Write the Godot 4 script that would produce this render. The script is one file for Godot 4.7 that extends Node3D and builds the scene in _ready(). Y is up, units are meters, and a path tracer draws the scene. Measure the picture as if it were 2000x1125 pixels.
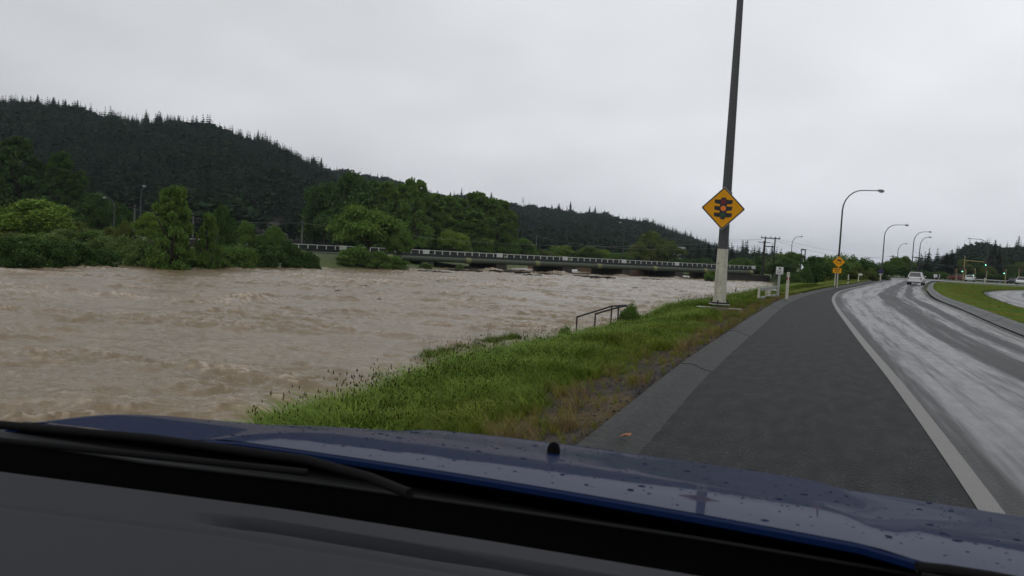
extends Node3D
# River in flood beside a wet road, seen over the bonnet of a parked blue car.
# World: y up, metres, the road surface at y = 0, the eye 1.4 m above it.
const F := 1570.0
const EYE := 1.4
const WATER := -2.1
var eye_basis := Basis()
var rng := RandomNumberGenerator.new()
var M := {}
var used := {}
var luts := {}
var nz_a := FastNoiseLite.new()
var nz_b := FastNoiseLite.new()
var nz_c := FastNoiseLite.new()

# ---------------------------------------------------------------- helpers
func ray(px: float, py: float) -> Vector3:
	return eye_basis * Vector3((px - 1000.0) / F, -(py - 562.5) / F, -1.0)

func at_y(px: float, py: float, h: float) -> Vector3:
	var d := ray(px, py)
	return d * ((h - EYE) / d.y) + Vector3(0, EYE, 0)

func at_d(px: float, py: float, dist: float) -> Vector3:
	var d := ray(px, py)
	return d * (dist / -d.z) + Vector3(0, EYE, 0)

func numbered(n: String) -> String:
	var k: int = used.get(n, 0)
	used[n] = k + 1
	return n if k == 0 else "%s_%03d" % [n, k]

func tag(o: Node, label: String, category: String, group := "", kind := "") -> void:
	if label != "":
		o.set_meta("label", label)
	if category != "":
		o.set_meta("category", category)
	if group != "":
		o.set_meta("group", group)
	if kind != "":
		o.set_meta("kind", kind)

func thing(n: String, pos: Vector3, label: String, category: String, group := "", turn := 0.0) -> Node3D:
	var o := Node3D.new()
	o.name = numbered(n)
	add_child(o)
	o.position = pos
	o.rotation.y = turn
	tag(o, label, category, group)
	return o

func copy_of(src: Node3D, n: String, pos: Vector3, label: String, group: String, turn := 0.0) -> Node3D:
	var o: Node3D = src.duplicate()
	o.name = numbered(n)
	add_child(o)
	o.position = pos
	o.rotation.y = turn
	o.set_meta("label", label)
	o.set_meta("group", group)
	return o

func put(n: String, mesh: Mesh, mat: Material, parent: Node = null) -> MeshInstance3D:
	var o := MeshInstance3D.new()
	o.mesh = mesh
	o.material_override = mat
	if parent == null:
		o.name = numbered(n)
		add_child(o)
	else:
		o.name = n
		parent.add_child(o, true)
	return o

func structure(n: String, mesh: Mesh, mat: Material) -> MeshInstance3D:
	var o := put(n, mesh, mat)
	o.set_meta("kind", "structure")
	return o

func lin(r: float, g: float, b: float) -> Color:
	return Color(r, g, b).linear_to_srgb()

func mat(key: String, c: Color, rough := 0.8, metal := 0.0) -> StandardMaterial3D:
	if M.has(key):
		return M[key]
	var m := StandardMaterial3D.new()
	m.resource_name = key
	m.albedo_color = c
	m.roughness = rough
	m.metallic = metal
	M[key] = m
	return m

# SurfaceTool shapes
func stnew() -> SurfaceTool:
	var st := SurfaceTool.new()
	st.begin(Mesh.PRIMITIVE_TRIANGLES)
	return st

func tri(st: SurfaceTool, a: Vector3, b: Vector3, c: Vector3) -> void:
	var n := (c - a).cross(b - a).normalized()
	st.set_normal(n); st.add_vertex(a)
	st.set_normal(n); st.add_vertex(b)
	st.set_normal(n); st.add_vertex(c)

func quad(st: SurfaceTool, a: Vector3, b: Vector3, c: Vector3, d: Vector3) -> void:
	tri(st, a, b, c)
	tri(st, a, c, d)

func hexa(st: SurfaceTool, p: Array) -> void:
	# p: 0-3 lower ring, 4-7 upper ring, counter-clockwise seen from above
	quad(st, p[0], p[1], p[2], p[3])
	quad(st, p[7], p[6], p[5], p[4])
	for i in 4:
		var j := (i + 1) % 4
		quad(st, p[j], p[i], p[i + 4], p[j + 4])

func box(st: SurfaceTool, c: Vector3, s: Vector3, b := Basis()) -> void:
	var h := s * 0.5
	var p := []
	for y in [-1, 1]:
		for q in [[-1, 1], [1, 1], [1, -1], [-1, -1]]:
			p.append(c + b * Vector3(q[0] * h.x, y * h.y, q[1] * h.z))
	hexa(st, p)

# a box whose long edges are chamfered: looks less cut from card
func cbox(st: SurfaceTool, c: Vector3, s: Vector3, ch: float, b := Basis()) -> void:
	var h := s * 0.5
	var rings := []
	for lv in [[-h.y, ch], [-h.y + ch, 0.0], [h.y - ch, 0.0], [h.y, ch]]:
		var r := []
		var i: float = lv[1]
		for q in [[-h.x + i + ch, h.z - i], [h.x - i - ch, h.z - i], [h.x - i, h.z - i - ch], [h.x - i, -h.z + i + ch], [h.x - i - ch, -h.z + i], [-h.x + i + ch, -h.z + i], [-h.x + i, -h.z + i + ch], [-h.x + i, h.z - i - ch]]:
			r.append(c + b * Vector3(q[0], lv[0], q[1]))
		rings.append(r)
	loft(st, rings, true)

func loft(st: SurfaceTool, rings: Array, caps := true) -> void:
	for k in rings.size() - 1:
		var a: Array = rings[k]
		var d: Array = rings[k + 1]
		var n := a.size()
		for i in n:
			var j := (i + 1) % n
			quad(st, a[j], a[i], d[i], d[j])
	if caps:
		for e in [0, rings.size() - 1]:
			var r: Array = rings[e]
			var mid := Vector3.ZERO
			for v in r:
				mid += v / r.size()
			for i in r.size():
				var j := (i + 1) % r.size()
				if e == 0:
					tri(st, mid, r[i], r[j])
				else:
					tri(st, mid, r[j], r[i])

func tube(st: SurfaceTool, pts: Array, radii: Array, n := 8, smooth := true) -> void:
	var rings := []
	var prev := Vector3.ZERO
	for k in pts.size():
		var t: Vector3
		if k == 0:
			t = pts[1] - pts[0]
		elif k == pts.size() - 1:
			t = pts[k] - pts[k - 1]
		else:
			t = (pts[k + 1] - pts[k - 1])
		t = t.normalized()
		var u: Vector3
		if k == 0:
			u = t.cross(Vector3(0, 0, 1) if absf(t.z) < 0.9 else Vector3(1, 0, 0)).normalized()
		else:
			u = (prev - t * prev.dot(t)).normalized()
		prev = u
		var v := t.cross(u)
		var r := []
		for i in n:
			var a := TAU * i / n
			r.append([pts[k] + (u * cos(a) + v * sin(a)) * radii[k], u * cos(a) + v * sin(a)])
		rings.append(r)
	for k in rings.size() - 1:
		for i in n:
			var j := (i + 1) % n
			var q := [rings[k][i], rings[k][j], rings[k + 1][j], rings[k + 1][i]]
			for w in [0, 2, 1, 0, 3, 2]:
				st.set_normal(q[w][1] if smooth else (q[0][1] + q[1][1]).normalized())
				st.add_vertex(q[w][0])
	for e in [0, rings.size() - 1]:
		for i in n:
			var j := (i + 1) % n
			if e == 0:
				tri(st, pts[e], rings[e][j][0], rings[e][i][0])
			else:
				tri(st, pts[e], rings[e][i][0], rings[e][j][0])

func grid_mesh(nu: int, nv: int, pos: Callable, col = null, uv = null) -> ArrayMesh:
	var V := PackedVector3Array()
	var N := PackedVector3Array()
	var C := PackedColorArray()
	var U := PackedVector2Array()
	var I := PackedInt32Array()
	V.resize(nu * nv)
	N.resize(nu * nv)
	for j in nv:
		for i in nu:
			V[j * nu + i] = pos.call(i, j)
	for j in nv:
		for i in nu:
			var a := V[j * nu + mini(i + 1, nu - 1)] - V[j * nu + maxi(i - 1, 0)]
			var b := V[mini(j + 1, nv - 1) * nu + i] - V[maxi(j - 1, 0) * nu + i]
			var n := a.cross(b).normalized()
			N[j * nu + i] = -n if n.y < 0.0 else n
	if col != null:
		C.resize(nu * nv)
		for j in nv:
			for i in nu:
				C[j * nu + i] = col.call(V[j * nu + i], i, j)
	if uv != null:
		U.resize(nu * nv)
		for j in nv:
			for i in nu:
				U[j * nu + i] = uv.call(V[j * nu + i], i, j)
	I.resize((nu - 1) * (nv - 1) * 6)
	var k := 0
	var c0 := (nv / 2) * nu + nu / 2
	var turned := (V[c0 + 1] - V[c0]).cross(V[c0 + nu] - V[c0]).y < 0.0
	for j in nv - 1:
		for i in nu - 1:
			var o := j * nu + i
			for w in ([o, o + 1, o + nu, o + 1, o + nu + 1, o + nu] if turned else [o, o + nu, o + 1, o + 1, o + nu, o + nu + 1]):
				I[k] = w
				k += 1
	var arr := []
	arr.resize(Mesh.ARRAY_MAX)
	arr[Mesh.ARRAY_VERTEX] = V
	arr[Mesh.ARRAY_NORMAL] = N
	if C.size():
		arr[Mesh.ARRAY_COLOR] = C
	if U.size():
		arr[Mesh.ARRAY_TEX_UV] = U
	arr[Mesh.ARRAY_INDEX] = I
	var m := ArrayMesh.new()
	m.add_surface_from_arrays(Mesh.PRIMITIVE_TRIANGLES, arr)
	return m

# noise and textures
func noise(sd: int, freq: float, oct := 3, kind := FastNoiseLite.TYPE_SIMPLEX_SMOOTH) -> FastNoiseLite:
	var n := FastNoiseLite.new()
	n.seed = sd
	n.frequency = freq
	n.noise_type = kind
	n.fractal_type = FastNoiseLite.FRACTAL_FBM if oct > 1 else FastNoiseLite.FRACTAL_NONE
	n.fractal_octaves = oct
	return n

func grey(sd: int, w: int, h: int, freq: float, oct := 3, stretch := 1) -> PackedByteArray:
	var im := noise(sd, freq, oct).get_seamless_image(w, h / stretch)
	if stretch > 1:
		im.resize(w, h, Image.INTERPOLATE_CUBIC)
	im.convert(Image.FORMAT_L8)
	return im.get_data()

func ramp_tex(sd: int, size: int, freq: float, oct: int, cols: Array) -> ImageTexture:
	var g := grey(sd, size, size, freq, oct)
	var lut := PackedByteArray()
	for i in 256:
		var t := i / 255.0 * (cols.size() - 1)
		var k := mini(int(t), cols.size() - 2)
		var a: Color = cols[k]
		var c := a.lerp(cols[k + 1], t - k)
		lut.append_array([int(c.r * 255), int(c.g * 255), int(c.b * 255)])
	var out := PackedByteArray()
	out.resize(size * size * 3)
	for i in g.size():
		var o: int = g[i] * 3
		out[i * 3] = lut[o]
		out[i * 3 + 1] = lut[o + 1]
		out[i * 3 + 2] = lut[o + 2]
	return ImageTexture.create_from_image(Image.create_from_data(size, size, false, Image.FORMAT_RGB8, out))

func grey_tex(sd: int, size: int, freq: float, oct: int) -> ImageTexture:
	return ImageTexture.create_from_image(Image.create_from_data(size, size, false, Image.FORMAT_L8, grey(sd, size, size, freq, oct)))

func tri_mat(key: String, albedo: Texture2D, scale: float, rough: float, bump: Texture2D = null, bump_cm := 1.0) -> StandardMaterial3D:
	var m := mat(key, Color.WHITE, rough)
	m.albedo_texture = albedo
	m.uv1_triplanar = true
	m.uv1_world_triplanar = true
	m.uv1_scale = Vector3.ONE * scale
	if bump:
		m.heightmap_enabled = true
		m.heightmap_texture = bump
		m.heightmap_scale = bump_cm
	return m

# smooth curve x(z) through a table of [z, x], sampled every half metre from z = 30 down to -230
func lut_add(n: String, t: Array) -> void:
	var out := PackedFloat32Array()
	for k in 521:
		var z := 30.0 - k * 0.5
		var i := 0
		while i < t.size() - 2 and z < t[i + 1][0]:
			i += 1
		var p1: Array = t[i]
		var p2: Array = t[i + 1]
		var p0: Array = t[maxi(i - 1, 0)]
		var p3: Array = t[mini(i + 2, t.size() - 1)]
		var h: float = p2[0] - p1[0]
		var u: float = (z - p1[0]) / h
		var m1: float = (p2[1] - p0[1]) / (p2[0] - p0[0])
		var m2: float = (p3[1] - p1[1]) / (p3[0] - p1[0])
		var x: float
		if u < 0.0:
			x = p1[1] + m1 * (z - p1[0])
		elif u > 1.0:
			x = p2[1] + m2 * (z - p2[0])
		else:
			x = (2 * u * u * u - 3 * u * u + 1) * p1[1] + (u * u * u - 2 * u * u + u) * h * m1 + (-2 * u * u * u + 3 * u * u) * p2[1] + (u * u * u - u * u) * h * m2
		out.append(x)
	for pass_no in 4:
		var c := out.duplicate()
		for k in range(2, out.size() - 2):
			out[k] = (c[k - 2] + c[k - 1] + c[k] + c[k + 1] + c[k + 2]) / 5.0
	luts[n] = out

func X(n: String, z: float) -> float:
	var l: PackedFloat32Array = luts[n]
	var f := clampf((30.0 - z) * 2.0, 0.0, l.size() - 1.001)
	var k := int(f)
	return lerpf(l[k], l[k + 1], f - k)

func rise(x: float, z: float) -> float:
	return 0.7 * smoothstep(80.0, 165.0, -z) * smoothstep(10.0, 40.0, x)

# height of the grassed ground beside the road
func land(x: float, z: float) -> float:
	var kb := X("kerb", z)
	if x > kb - 60.0 and z > -205.0 and x < kb and x > X("left", z) + 2.0:
		var s := x - X("crest", z)
		var h: float
		if s < 0.0:
			h = -0.28 + s * 0.85
			h = maxf(h, -4.5)
		else:
			h = lerpf(-0.28, 0.0, smoothstep(0.0, 2.2, s))
		h += 0.03 * nz_a.get_noise_2d(x * 1.6, z * 1.6)
		h = lerpf(0.07, h, smoothstep(0.0, 0.5, kb - x))
		return h + rise(x, z) * smoothstep(0.0, 8.0, s)
	if x >= kb:
		var isl := X("island", z)
		var d := x - isl
		return rise(x, z) + (0.10 * smoothstep(0.0, 1.6, d) * smoothstep(-140.0, -110.0, z) if d > 0.0 else 0.0)
	var dl := maxf(X("left", z) - x, (-200.0 - z) * 0.9)
	return clampf(-2.5 + dl * 0.13 if dl > 0.0 else -2.5 + dl * 0.4, -4.5, -0.55) + 0.25 * nz_a.get_noise_2d(x * 0.12, z * 0.12) * smoothstep(3.0, 12.0, dl) + 0.8 * smoothstep(40.0, 200.0, dl)

func strip(n: String, xa: Callable, xb: Callable, z0: float, z1: float, dz: float, cols: int, lift: float, m: Material, vlen := 40.0, cross := 0.0) -> MeshInstance3D:
	var rows := int((z0 - z1) / dz) + 1
	var mesh := grid_mesh(cols, rows, func(i, j):
		var z: float = z0 - j * dz
		var u: float = float(i) / (cols - 1)
		var x: float = lerpf(xa.call(z), xb.call(z), u)
		return Vector3(x, lift + rise(x, z) + cross * 4.0 * u * (1.0 - u), z),
		null, func(_v, i, j): return Vector2(float(i) / (cols - 1), j * dz * 1.08 / vlen))
	return structure(n, mesh, m)

# ---------------------------------------------------------------- start
func _ready() -> void:
	rng.seed = 20240521
	eye_basis = Basis.from_euler(Vector3(deg_to_rad(-2.55), 0, deg_to_rad(3.3)))
	var cam := Camera3D.new()
	cam.name = "camera"
	cam.position = Vector3(0, EYE, 0)
	cam.basis = eye_basis
	cam.fov = rad_to_deg(2.0 * atan(562.5 / F))
	cam.near = 0.05
	cam.far = 20000.0
	cam.current = true
	var lens := CameraAttributesPhysical.new()
	lens.frustum_focal_length = 12.0 / (562.5 / F)
	lens.exposure_aperture = 11.0
	lens.frustum_focus_distance = 30.0
	lens.frustum_near = 0.05
	lens.frustum_far = 20000.0
	cam.attributes = lens
	add_child(cam)
	var env := Environment.new()
	env.background_mode = Environment.BG_SKY
	env.tonemap_mode = Environment.TONE_MAPPER_LINEAR
	env.tonemap_exposure = 1.06
	env.background_energy_multiplier = 1.0
	env.sdfgi_enabled = true
	env.ssao_enabled = true
	env.ssil_enabled = true
	env.fog_enabled = true
	env.fog_density = 0.0001
	env.fog_light_color = Color(0.86, 0.9, 0.96)
	var sky := Sky.new()
	var pano := PanoramaSkyMaterial.new()
	pano.panorama = sky_picture()
	sky.sky_material = pano
	env.sky = sky
	var we := WorldEnvironment.new()
	we.name = "environment"
	we.environment = env
	add_child(we)
	var sun := DirectionalLight3D.new()
	sun.name = "sun"
	sun.light_energy = 0.16
	sun.light_angular_distance = 40.0
	sun.light_color = Color(1.0, 0.985, 0.96)
	sun.shadow_enabled = true
	sun.rotation_degrees = Vector3(-55, -35, 0)
	add_child(sun)

	nz_a = noise(11, 1.0, 2)
	nz_b = noise(12, 1.0, 3)
	nz_c = noise(13, 1.0, 1)
	lut_add("kerb", [[30, -11.6], [12, -5.4], [0, -1.5], [-6, 0.68], [-10.3, 2.2], [-14, 3.62], [-21.5, 6.5], [-35.3, 12.0], [-53.8, 20.4], [-80, 33.2], [-122, 54.6], [-144, 66.5], [-190, 94], [-230, 120]])
	lut_add("edge", [[30, -9.3], [12, -3.3], [0, 1.1], [-4.75, 2.95], [-10.5, 5.09], [-15.4, 6.84], [-23.1, 9.64], [-30.9, 12.5], [-41, 16.4], [-55.2, 22.5], [-80.7, 34.9], [-122, 56], [-144, 68], [-190, 95.6], [-230, 121.6]])
	lut_add("right", [[30, -5.4], [12, 0.6], [0, 5.05], [-4.75, 6.85], [-10.5, 9.0], [-18.65, 11.96], [-25.6, 15.0], [-36, 19.7], [-50.3, 26.0], [-68.7, 35.0], [-91.9, 46.6], [-131, 67.6], [-190, 102], [-230, 128]])
	lut_add("island", [[30, -4.5], [12, 1.5], [0, 5.95], [-4.75, 7.75], [-10.5, 9.95], [-18.65, 13.0], [-25.6, 16.05], [-36, 20.8], [-50.3, 27.2], [-68.7, 36.2], [-91.9, 48.0], [-131, 69.0], [-190, 104], [-230, 130]])
	lut_add("other", [[30, -1], [0, 9.5], [-20, 17.5], [-36, 24.4], [-46, 29.3], [-55, 34], [-70, 42.2], [-88, 53.0], [-104, 65], [-125, 86], [-150, 120], [-190, 190], [-230, 260]])
	lut_add("crest", [[30, -14.5], [12, -8.0], [0, -3.8], [-6.27, -1.70], [-7.82, -1.22], [-11.45, -0.36], [-15.56, 1.14], [-21.1, 3.2], [-27.1, 5.6], [-33.1, 8.4], [-42.5, 12.6], [-56, 18.2], [-80, 29], [-112, 41], [-150, 52], [-184, 61], [-230, 78]])
	lut_add("left", [[30, -112], [0, -90], [-20, -75], [-40, -58], [-62.4, -39.8], [-73, -36.3], [-103, -25], [-113, -14.4], [-137, -9], [-170, 2], [-195, 14], [-230, 30]])

	pole_at = at_y(1404, 603, 0.05)
	build_ground()
	build_water()
	build_roads()
	build_hills()
	build_bridge()
	build_plants()
	build_grass()
	build_posts()
	build_far()
	build_cars()
	build_own_car()
	print("done")

func sky_picture() -> ImageTexture:
	var w := 1024
	var h := 512
	var im := Image.create(w, h, false, Image.FORMAT_RGB8)
	var n1 := noise(5, 1.5, 4)
	var n2 := noise(6, 3.2, 4)
	for j in h:
		var el := (0.5 - (j + 0.5) / h) * PI
		for i in w:
			var az := (i + 0.5) / w * TAU
			var d := Vector3(cos(el) * sin(az), sin(el), -cos(el) * cos(az))
			# flat stratus: stretch the pattern towards the horizon
			var q := Vector3(d.x, 0, d.z) / maxf(d.y + 0.22, 0.1)
			var v := n1.get_noise_3d(q.x * 0.5, 0.0, q.z * 0.5) * 0.6 + n2.get_noise_3d(q.x * 0.5, 3.0, q.z * 0.5) * 0.22
			# the cloud is thinnest, and so brightest, ahead and to the east
			var thin := pow(maxf(0.0, d.dot(Vector3(0.58, 0.24, -0.80).normalized())), 4.0)
			var b := 0.812 + 0.10 * v + 0.125 * thin
			var c := Color(b * 0.985, b * 0.995, b * 1.012)
			im.set_pixel(i, j, c)
	return ImageTexture.create_from_image(im)

# ---------------------------------------------------------------- setting
func build_ground() -> void:
	var soil := ramp_tex(21, 512, 0.02, 5, [Color(0.16, 0.20, 0.07), Color(0.23, 0.28, 0.10), Color(0.29, 0.34, 0.13), Color(0.33, 0.35, 0.16)])
	M["grass_far"] = tri_mat("grass_far", soil, 0.11, 0.9, grey_tex(22, 512, 0.05, 4), 6.0)
	var xs := PackedFloat32Array()
	var x := -130.0
	while x <= 190.0:
		xs.append(x)
		x += 2.0
	var step := 3.0
	while x < 9000.0:
		xs.append(x)
		xs.insert(0, -60.0 - x)
		step *= 1.18
		x += step
	var zs := PackedFloat32Array()
	var z := -300.0
	step = 3.0
	while z > -9000.0:
		zs.append(z)
		step *= 1.18
		z -= step
	z = -298.0
	while z <= 30.0:
		zs.insert(0, z)
		z += 2.0
	step = 3.0
	while z < 4000.0:
		zs.insert(0, z)
		step *= 1.25
		z += step
	var g := grid_mesh(xs.size(), zs.size(), func(i, j):
		var px: float = xs[i]
		var pz: float = zs[j]
		var kb := X("kerb", pz)
		var y := land(px, pz)
		if pz > -205.0 and pz < 31.0 and px < kb + 1.0 and px > X("left", pz) + 2.0:
			y = -4.5 if px < X("crest", pz) - 5.0 else minf(y - 0.5, -0.6)
		elif px >= kb - 2.0 and pz < 40.0 and pz > -200.0 and px < X("island", pz) + 0.2:
			y = rise(px, pz) - 0.25
		elif px > X("other", pz) - 2.5 and px < X("other", pz) + 9.5 and pz < 40.0 and pz > -160.0:
			y = rise(px, pz) - 0.25
		return Vector3(px, y, pz))
	structure("ground", g, M["grass_far"])

	# the grassed verge between kerb and river, closer mesh with bare and mossy strips
	var dirt := ramp_tex(23, 512, 0.03, 5, [Color(0.62, 0.6, 0.58), Color(0.8, 0.79, 0.77), Color(0.98, 0.97, 0.95)])
	var vm := tri_mat("verge_soil", dirt, 0.9, 0.92, grey_tex(24, 512, 0.06, 4), 3.0)
	vm.vertex_color_use_as_albedo = true
	var rows := PackedFloat32Array()
	z = 30.0
	while z > -204.0:
		rows.append(z)
		z -= 0.18 if z < 0.0 and z > -30.0 else (0.4 if z > -70.0 else 1.2)
	var cols := 46
	var v := grid_mesh(cols, rows.size(), func(i, j):
		var pz: float = rows[j]
		var a: float = X("crest", pz) - 7.5
		var b: float = X("kerb", pz)
		var t := float(i) / (cols - 1)
		var px := lerpf(a, b, 1.0 - (1.0 - t) * (1.0 - t) * 0.55 - (1.0 - t) * 0.45)
		return Vector3(px, land(px, pz), pz),
		func(p, _i, _j): return soil_color(p.x, p.z))
	structure("grass_verge", v, vm)

# 0 = grass, 1 = bare strip by the kerb
func bare(x: float, z: float) -> float:
	var t := X("kerb", z) - x
	if Vector2(x - pole_at.x, z - pole_at.z).length() < 0.95:
		return 1.0
	var w := 0.90 + 0.75 * nz_b.get_noise_2d(x * 0.35, z * 0.35) + 0.45 * nz_a.get_noise_2d(x * 1.1, z * 1.1)
	w += 0.35 * smoothstep(10.0, 5.0, -z) + 0.5 * exp(-pow((z + 25.0) / 2.5, 2.0))
	return 1.0 - smoothstep(w - 0.35, w + 0.25, t)

func soil_color(x: float, z: float) -> Color:
	var green := Color(0.05, 0.075, 0.018)
	var b := bare(x, z)
	var n := nz_b.get_noise_2d(x * 0.9 + 40.0, z * 0.9)
	var n2 := nz_b.get_noise_2d(x * 2.6, z * 2.6 + 9.0)
	var earth := Color(0.028, 0.022, 0.017)
	var moss := Color(0.110, 0.072, 0.010)
	var straw := Color(0.13, 0.10, 0.055)
	var c := earth.lerp(moss, smoothstep(-0.15, 0.25, n))
	c = c.lerp(straw, 0.5 * smoothstep(0.1, 0.4, n2))
	return green.lerp(c, b)

var pole_at := Vector3.ZERO
var swells := []
func wave(x: float, z: float) -> float:
	# choppy flood water: rollers across the current, chop on top
	var n := nz_b.get_noise_2d(x * 0.05 + 3.0, z * 0.11)
	var h := 0.13 * n
	var r := 1.0 - absf(nz_a.get_noise_2d(x * 0.22, z * 0.42 + 7.0)) * 2.0
	var rough := smoothstep(-0.25, 0.35, nz_b.get_noise_2d(x * 0.07 + 20.0, z * 0.16 + 4.0))
	h += 0.11 * r * (0.35 + 0.9 * rough)
	r = 1.0 - absf(nz_a.get_noise_2d(x * 0.42 + 50.0, z * 1.2)) * 2.0
	h += 0.10 * r * absf(r) * (0.25 + 0.9 * rough)
	r = 1.0 - absf(nz_a.get_noise_2d(x * 0.85 + 9.0, z * 2.6)) * 2.0
	h += 0.036 * r * absf(r) * (0.2 + rough)
	h += 0.018 * nz_a.get_noise_2d(x * 2.4, z * 3.4)
	for s in swells:
		var dx: float = (x - s[0]) / s[2]
		var dz: float = (z - s[1]) / s[3]
		var q := dx * dx + dz * dz
		if q < 9.0:
			h += s[4] * exp(-q) * (1.0 + 0.35 * nz_a.get_noise_2d(x * 1.7, z * 1.7))
	return h

func build_water() -> void:
	for s in [[490, 592, 1.9, 1.5, 0.42], [230, 585, 1.5, 1.1, 0.34], [450, 598, 2.6, 1.4, 0.16], [955, 560, 2.6, 1.6, 0.32], [1060, 552, 3.0, 2.0, 0.3], [700, 556, 2.0, 1.2, 0.25], [760, 553, 2.2, 1.2, 0.22], [180, 690, 1.2, 0.6, 0.12], [600, 545, 2.2, 1.6, 0.25], [880, 548, 2.4, 1.4, 0.3], [60, 578, 2.0, 1.0, 0.22]]:
		var p := at_y(s[0], s[1], WATER)
		swells.append([p.x, p.z, s[2], s[3], s[4]])
	for k in [-1, 0, 1, 2, 3]:
		var q := bridge_point(k * 15.0)
		swells.append([q.x - 1.0, q.z + 5.6, 1.9, 2.0, 0.5])
		swells.append([q.x + 2.2, q.z + 6.4, 4.0, 1.0, -0.22])
	var zs := PackedFloat32Array()
	var z := 6.0
	while z > -215.0:
		zs.append(z)
		z -= clampf(0.07 + maxf(-z - 12.0, 0.0) * 0.0042, 0.10, 0.8)
	var nx := 420
	var pos := func(i, j):
		var pz: float = zs[j]
		var a: float = maxf(X("left", pz) - 3.0, minf(-8.0, pz * 0.95 - 14.0))
		var b: float = X("crest", pz) - 1.5
		var px := lerpf(a, b, float(i) / (nx - 1))
		var fade := smoothstep(0.0, 6.0, b - px) * 0.75 + 0.25
		return Vector3(px, WATER + wave(px, pz) * fade, pz)
	var silt := Color(0.190, 0.143, 0.084)
	var col := func(p, _i, _j):
		var n := nz_b.get_noise_2d(p.x * 0.16, p.z * 0.3)
		var n2 := nz_a.get_noise_2d(p.x * 0.9, p.z * 2.2)
		var c: Color = silt * (1.0 + 0.16 * n + 0.10 * n2)
		c = c.lerp(Color(0.205, 0.145, 0.08), 0.6 * smoothstep(0.15, 0.5, n))
		var lines := smoothstep(0.74, 0.95, 1.0 - absf(nz_a.get_noise_2d(p.x * 0.10 + 4.0 * n, p.z * 0.5 + 60.0)) * 2.0) * smoothstep(-0.05, 0.3, nz_b.get_noise_2d(p.x * 0.09, p.z * 0.09 + 80.0))
		c = c.lerp(Color(0.29, 0.225, 0.15), 0.55 * lines)
		var foam := smoothstep(0.12, 0.32, p.y - WATER + 0.10 * n2) * smoothstep(-0.1, 0.35, nz_a.get_noise_2d(p.x * 3.0, p.z * 4.5))
		return c.lerp(Color(0.50, 0.40, 0.30), 0.75 * foam)
	var wm := mat("flood_water", Color.WHITE, 0.2)
	wm.vertex_color_use_as_albedo = true
	wm.uv1_triplanar = true
	wm.uv1_world_triplanar = true
	wm.uv1_scale = Vector3(0.11, 0.2, 0.33)
	wm.heightmap_enabled = true
	var nt := noise(31, 0.02, 4)
	nt.fractal_type = FastNoiseLite.FRACTAL_RIDGED
	var im := nt.get_seamless_image(1024, 1024)
	im.convert(Image.FORMAT_L8)
	wm.heightmap_texture = ImageTexture.create_from_image(im)
	wm.heightmap_scale = 3.0
	wm.metallic_specular = 0.38
	structure("river_water", grid_mesh(nx, zs.size(), pos, col), wm)

# wet seal: grain, chippings and the film of water that lies between the wheel tracks
func road_maps(w: int, h: int, lane: bool) -> Array:
	var fine := grey(41, w, h, 0.45, 2)
	var mid := grey(42, w, h, 0.03, 4)
	var film_n := grey(43, w, h, 0.022, 4, 16)
	var rip := grey(44, w, h, 0.07, 4, 8)
	var al := PackedByteArray()
	var ro := PackedByteArray()
	var bu := PackedByteArray()
	al.resize(w * h * 3)
	ro.resize(w * h)
	bu.resize(w * h)
	var across := PackedFloat32Array()
	for i in w:
		var u := (i + 0.5) / w
		var f: float
		if lane:
			f = 0.62 * smoothstep(0.04, 0.09, u) * (1.0 - smoothstep(0.40, 0.47, u)) + 0.40 * smoothstep(0.60, 0.64, u) * (1.0 - smoothstep(0.70, 0.75, u)) + 0.60 * smoothstep(0.80, 0.84, u) * (1.0 - smoothstep(0.93, 0.97, u))
			f = f * 1.25 - 0.24
		else:
			f = 0.30 * smoothstep(0.80, 0.99, u) - 0.62
		across.append(f)
	for j in h:
		for i in w:
			var k := j * w + i
			var g := fine[k] / 255.0
			var m := mid[k] / 255.0
			var f: float = across[i] + (film_n[k] / 255.0 - 0.5) * 0.85 + (rip[k] / 255.0 - 0.5) * 0.55
			var wet := smoothstep(-0.35, 0.80, f)
			var b := 0.140 + 0.24 * (g - 0.5) + 0.09 * (m - 0.5)
			if g > 0.86:
				b += 0.14
			b *= 1.0 - 0.15 * wet
			al[k * 3] = int(b * 246)
			al[k * 3 + 1] = int(b * 255)
			al[k * 3 + 2] = int(b * 268)
			ro[k] = int(clampf(lerpf((0.62 if lane else 0.74) + 0.2 * (g - 0.5), 0.27 + 0.10 * (m - 0.3), wet), 0.08, 1.0) * 255)
			bu[k] = int(lerpf(g * 255.0, 150.0 + 20.0 * (g - 0.5), wet))
	return [ImageTexture.create_from_image(Image.create_from_data(w, h, false, Image.FORMAT_RGB8, al)), ImageTexture.create_from_image(Image.create_from_data(w, h, false, Image.FORMAT_L8, ro)), ImageTexture.create_from_image(Image.create_from_data(w, h, false, Image.FORMAT_L8, bu))]

func road_mat(key: String, maps: Array) -> StandardMaterial3D:
	var m := mat(key, Color.WHITE, 1.0)
	m.albedo_texture = maps[0]
	m.roughness_texture = maps[1]
	m.heightmap_enabled = true
	m.heightmap_texture = maps[2]
	m.heightmap_scale = 1.0
	m.metallic_specular = 0.42 if key == "wet_lane_seal" else 0.27
	return m

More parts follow.
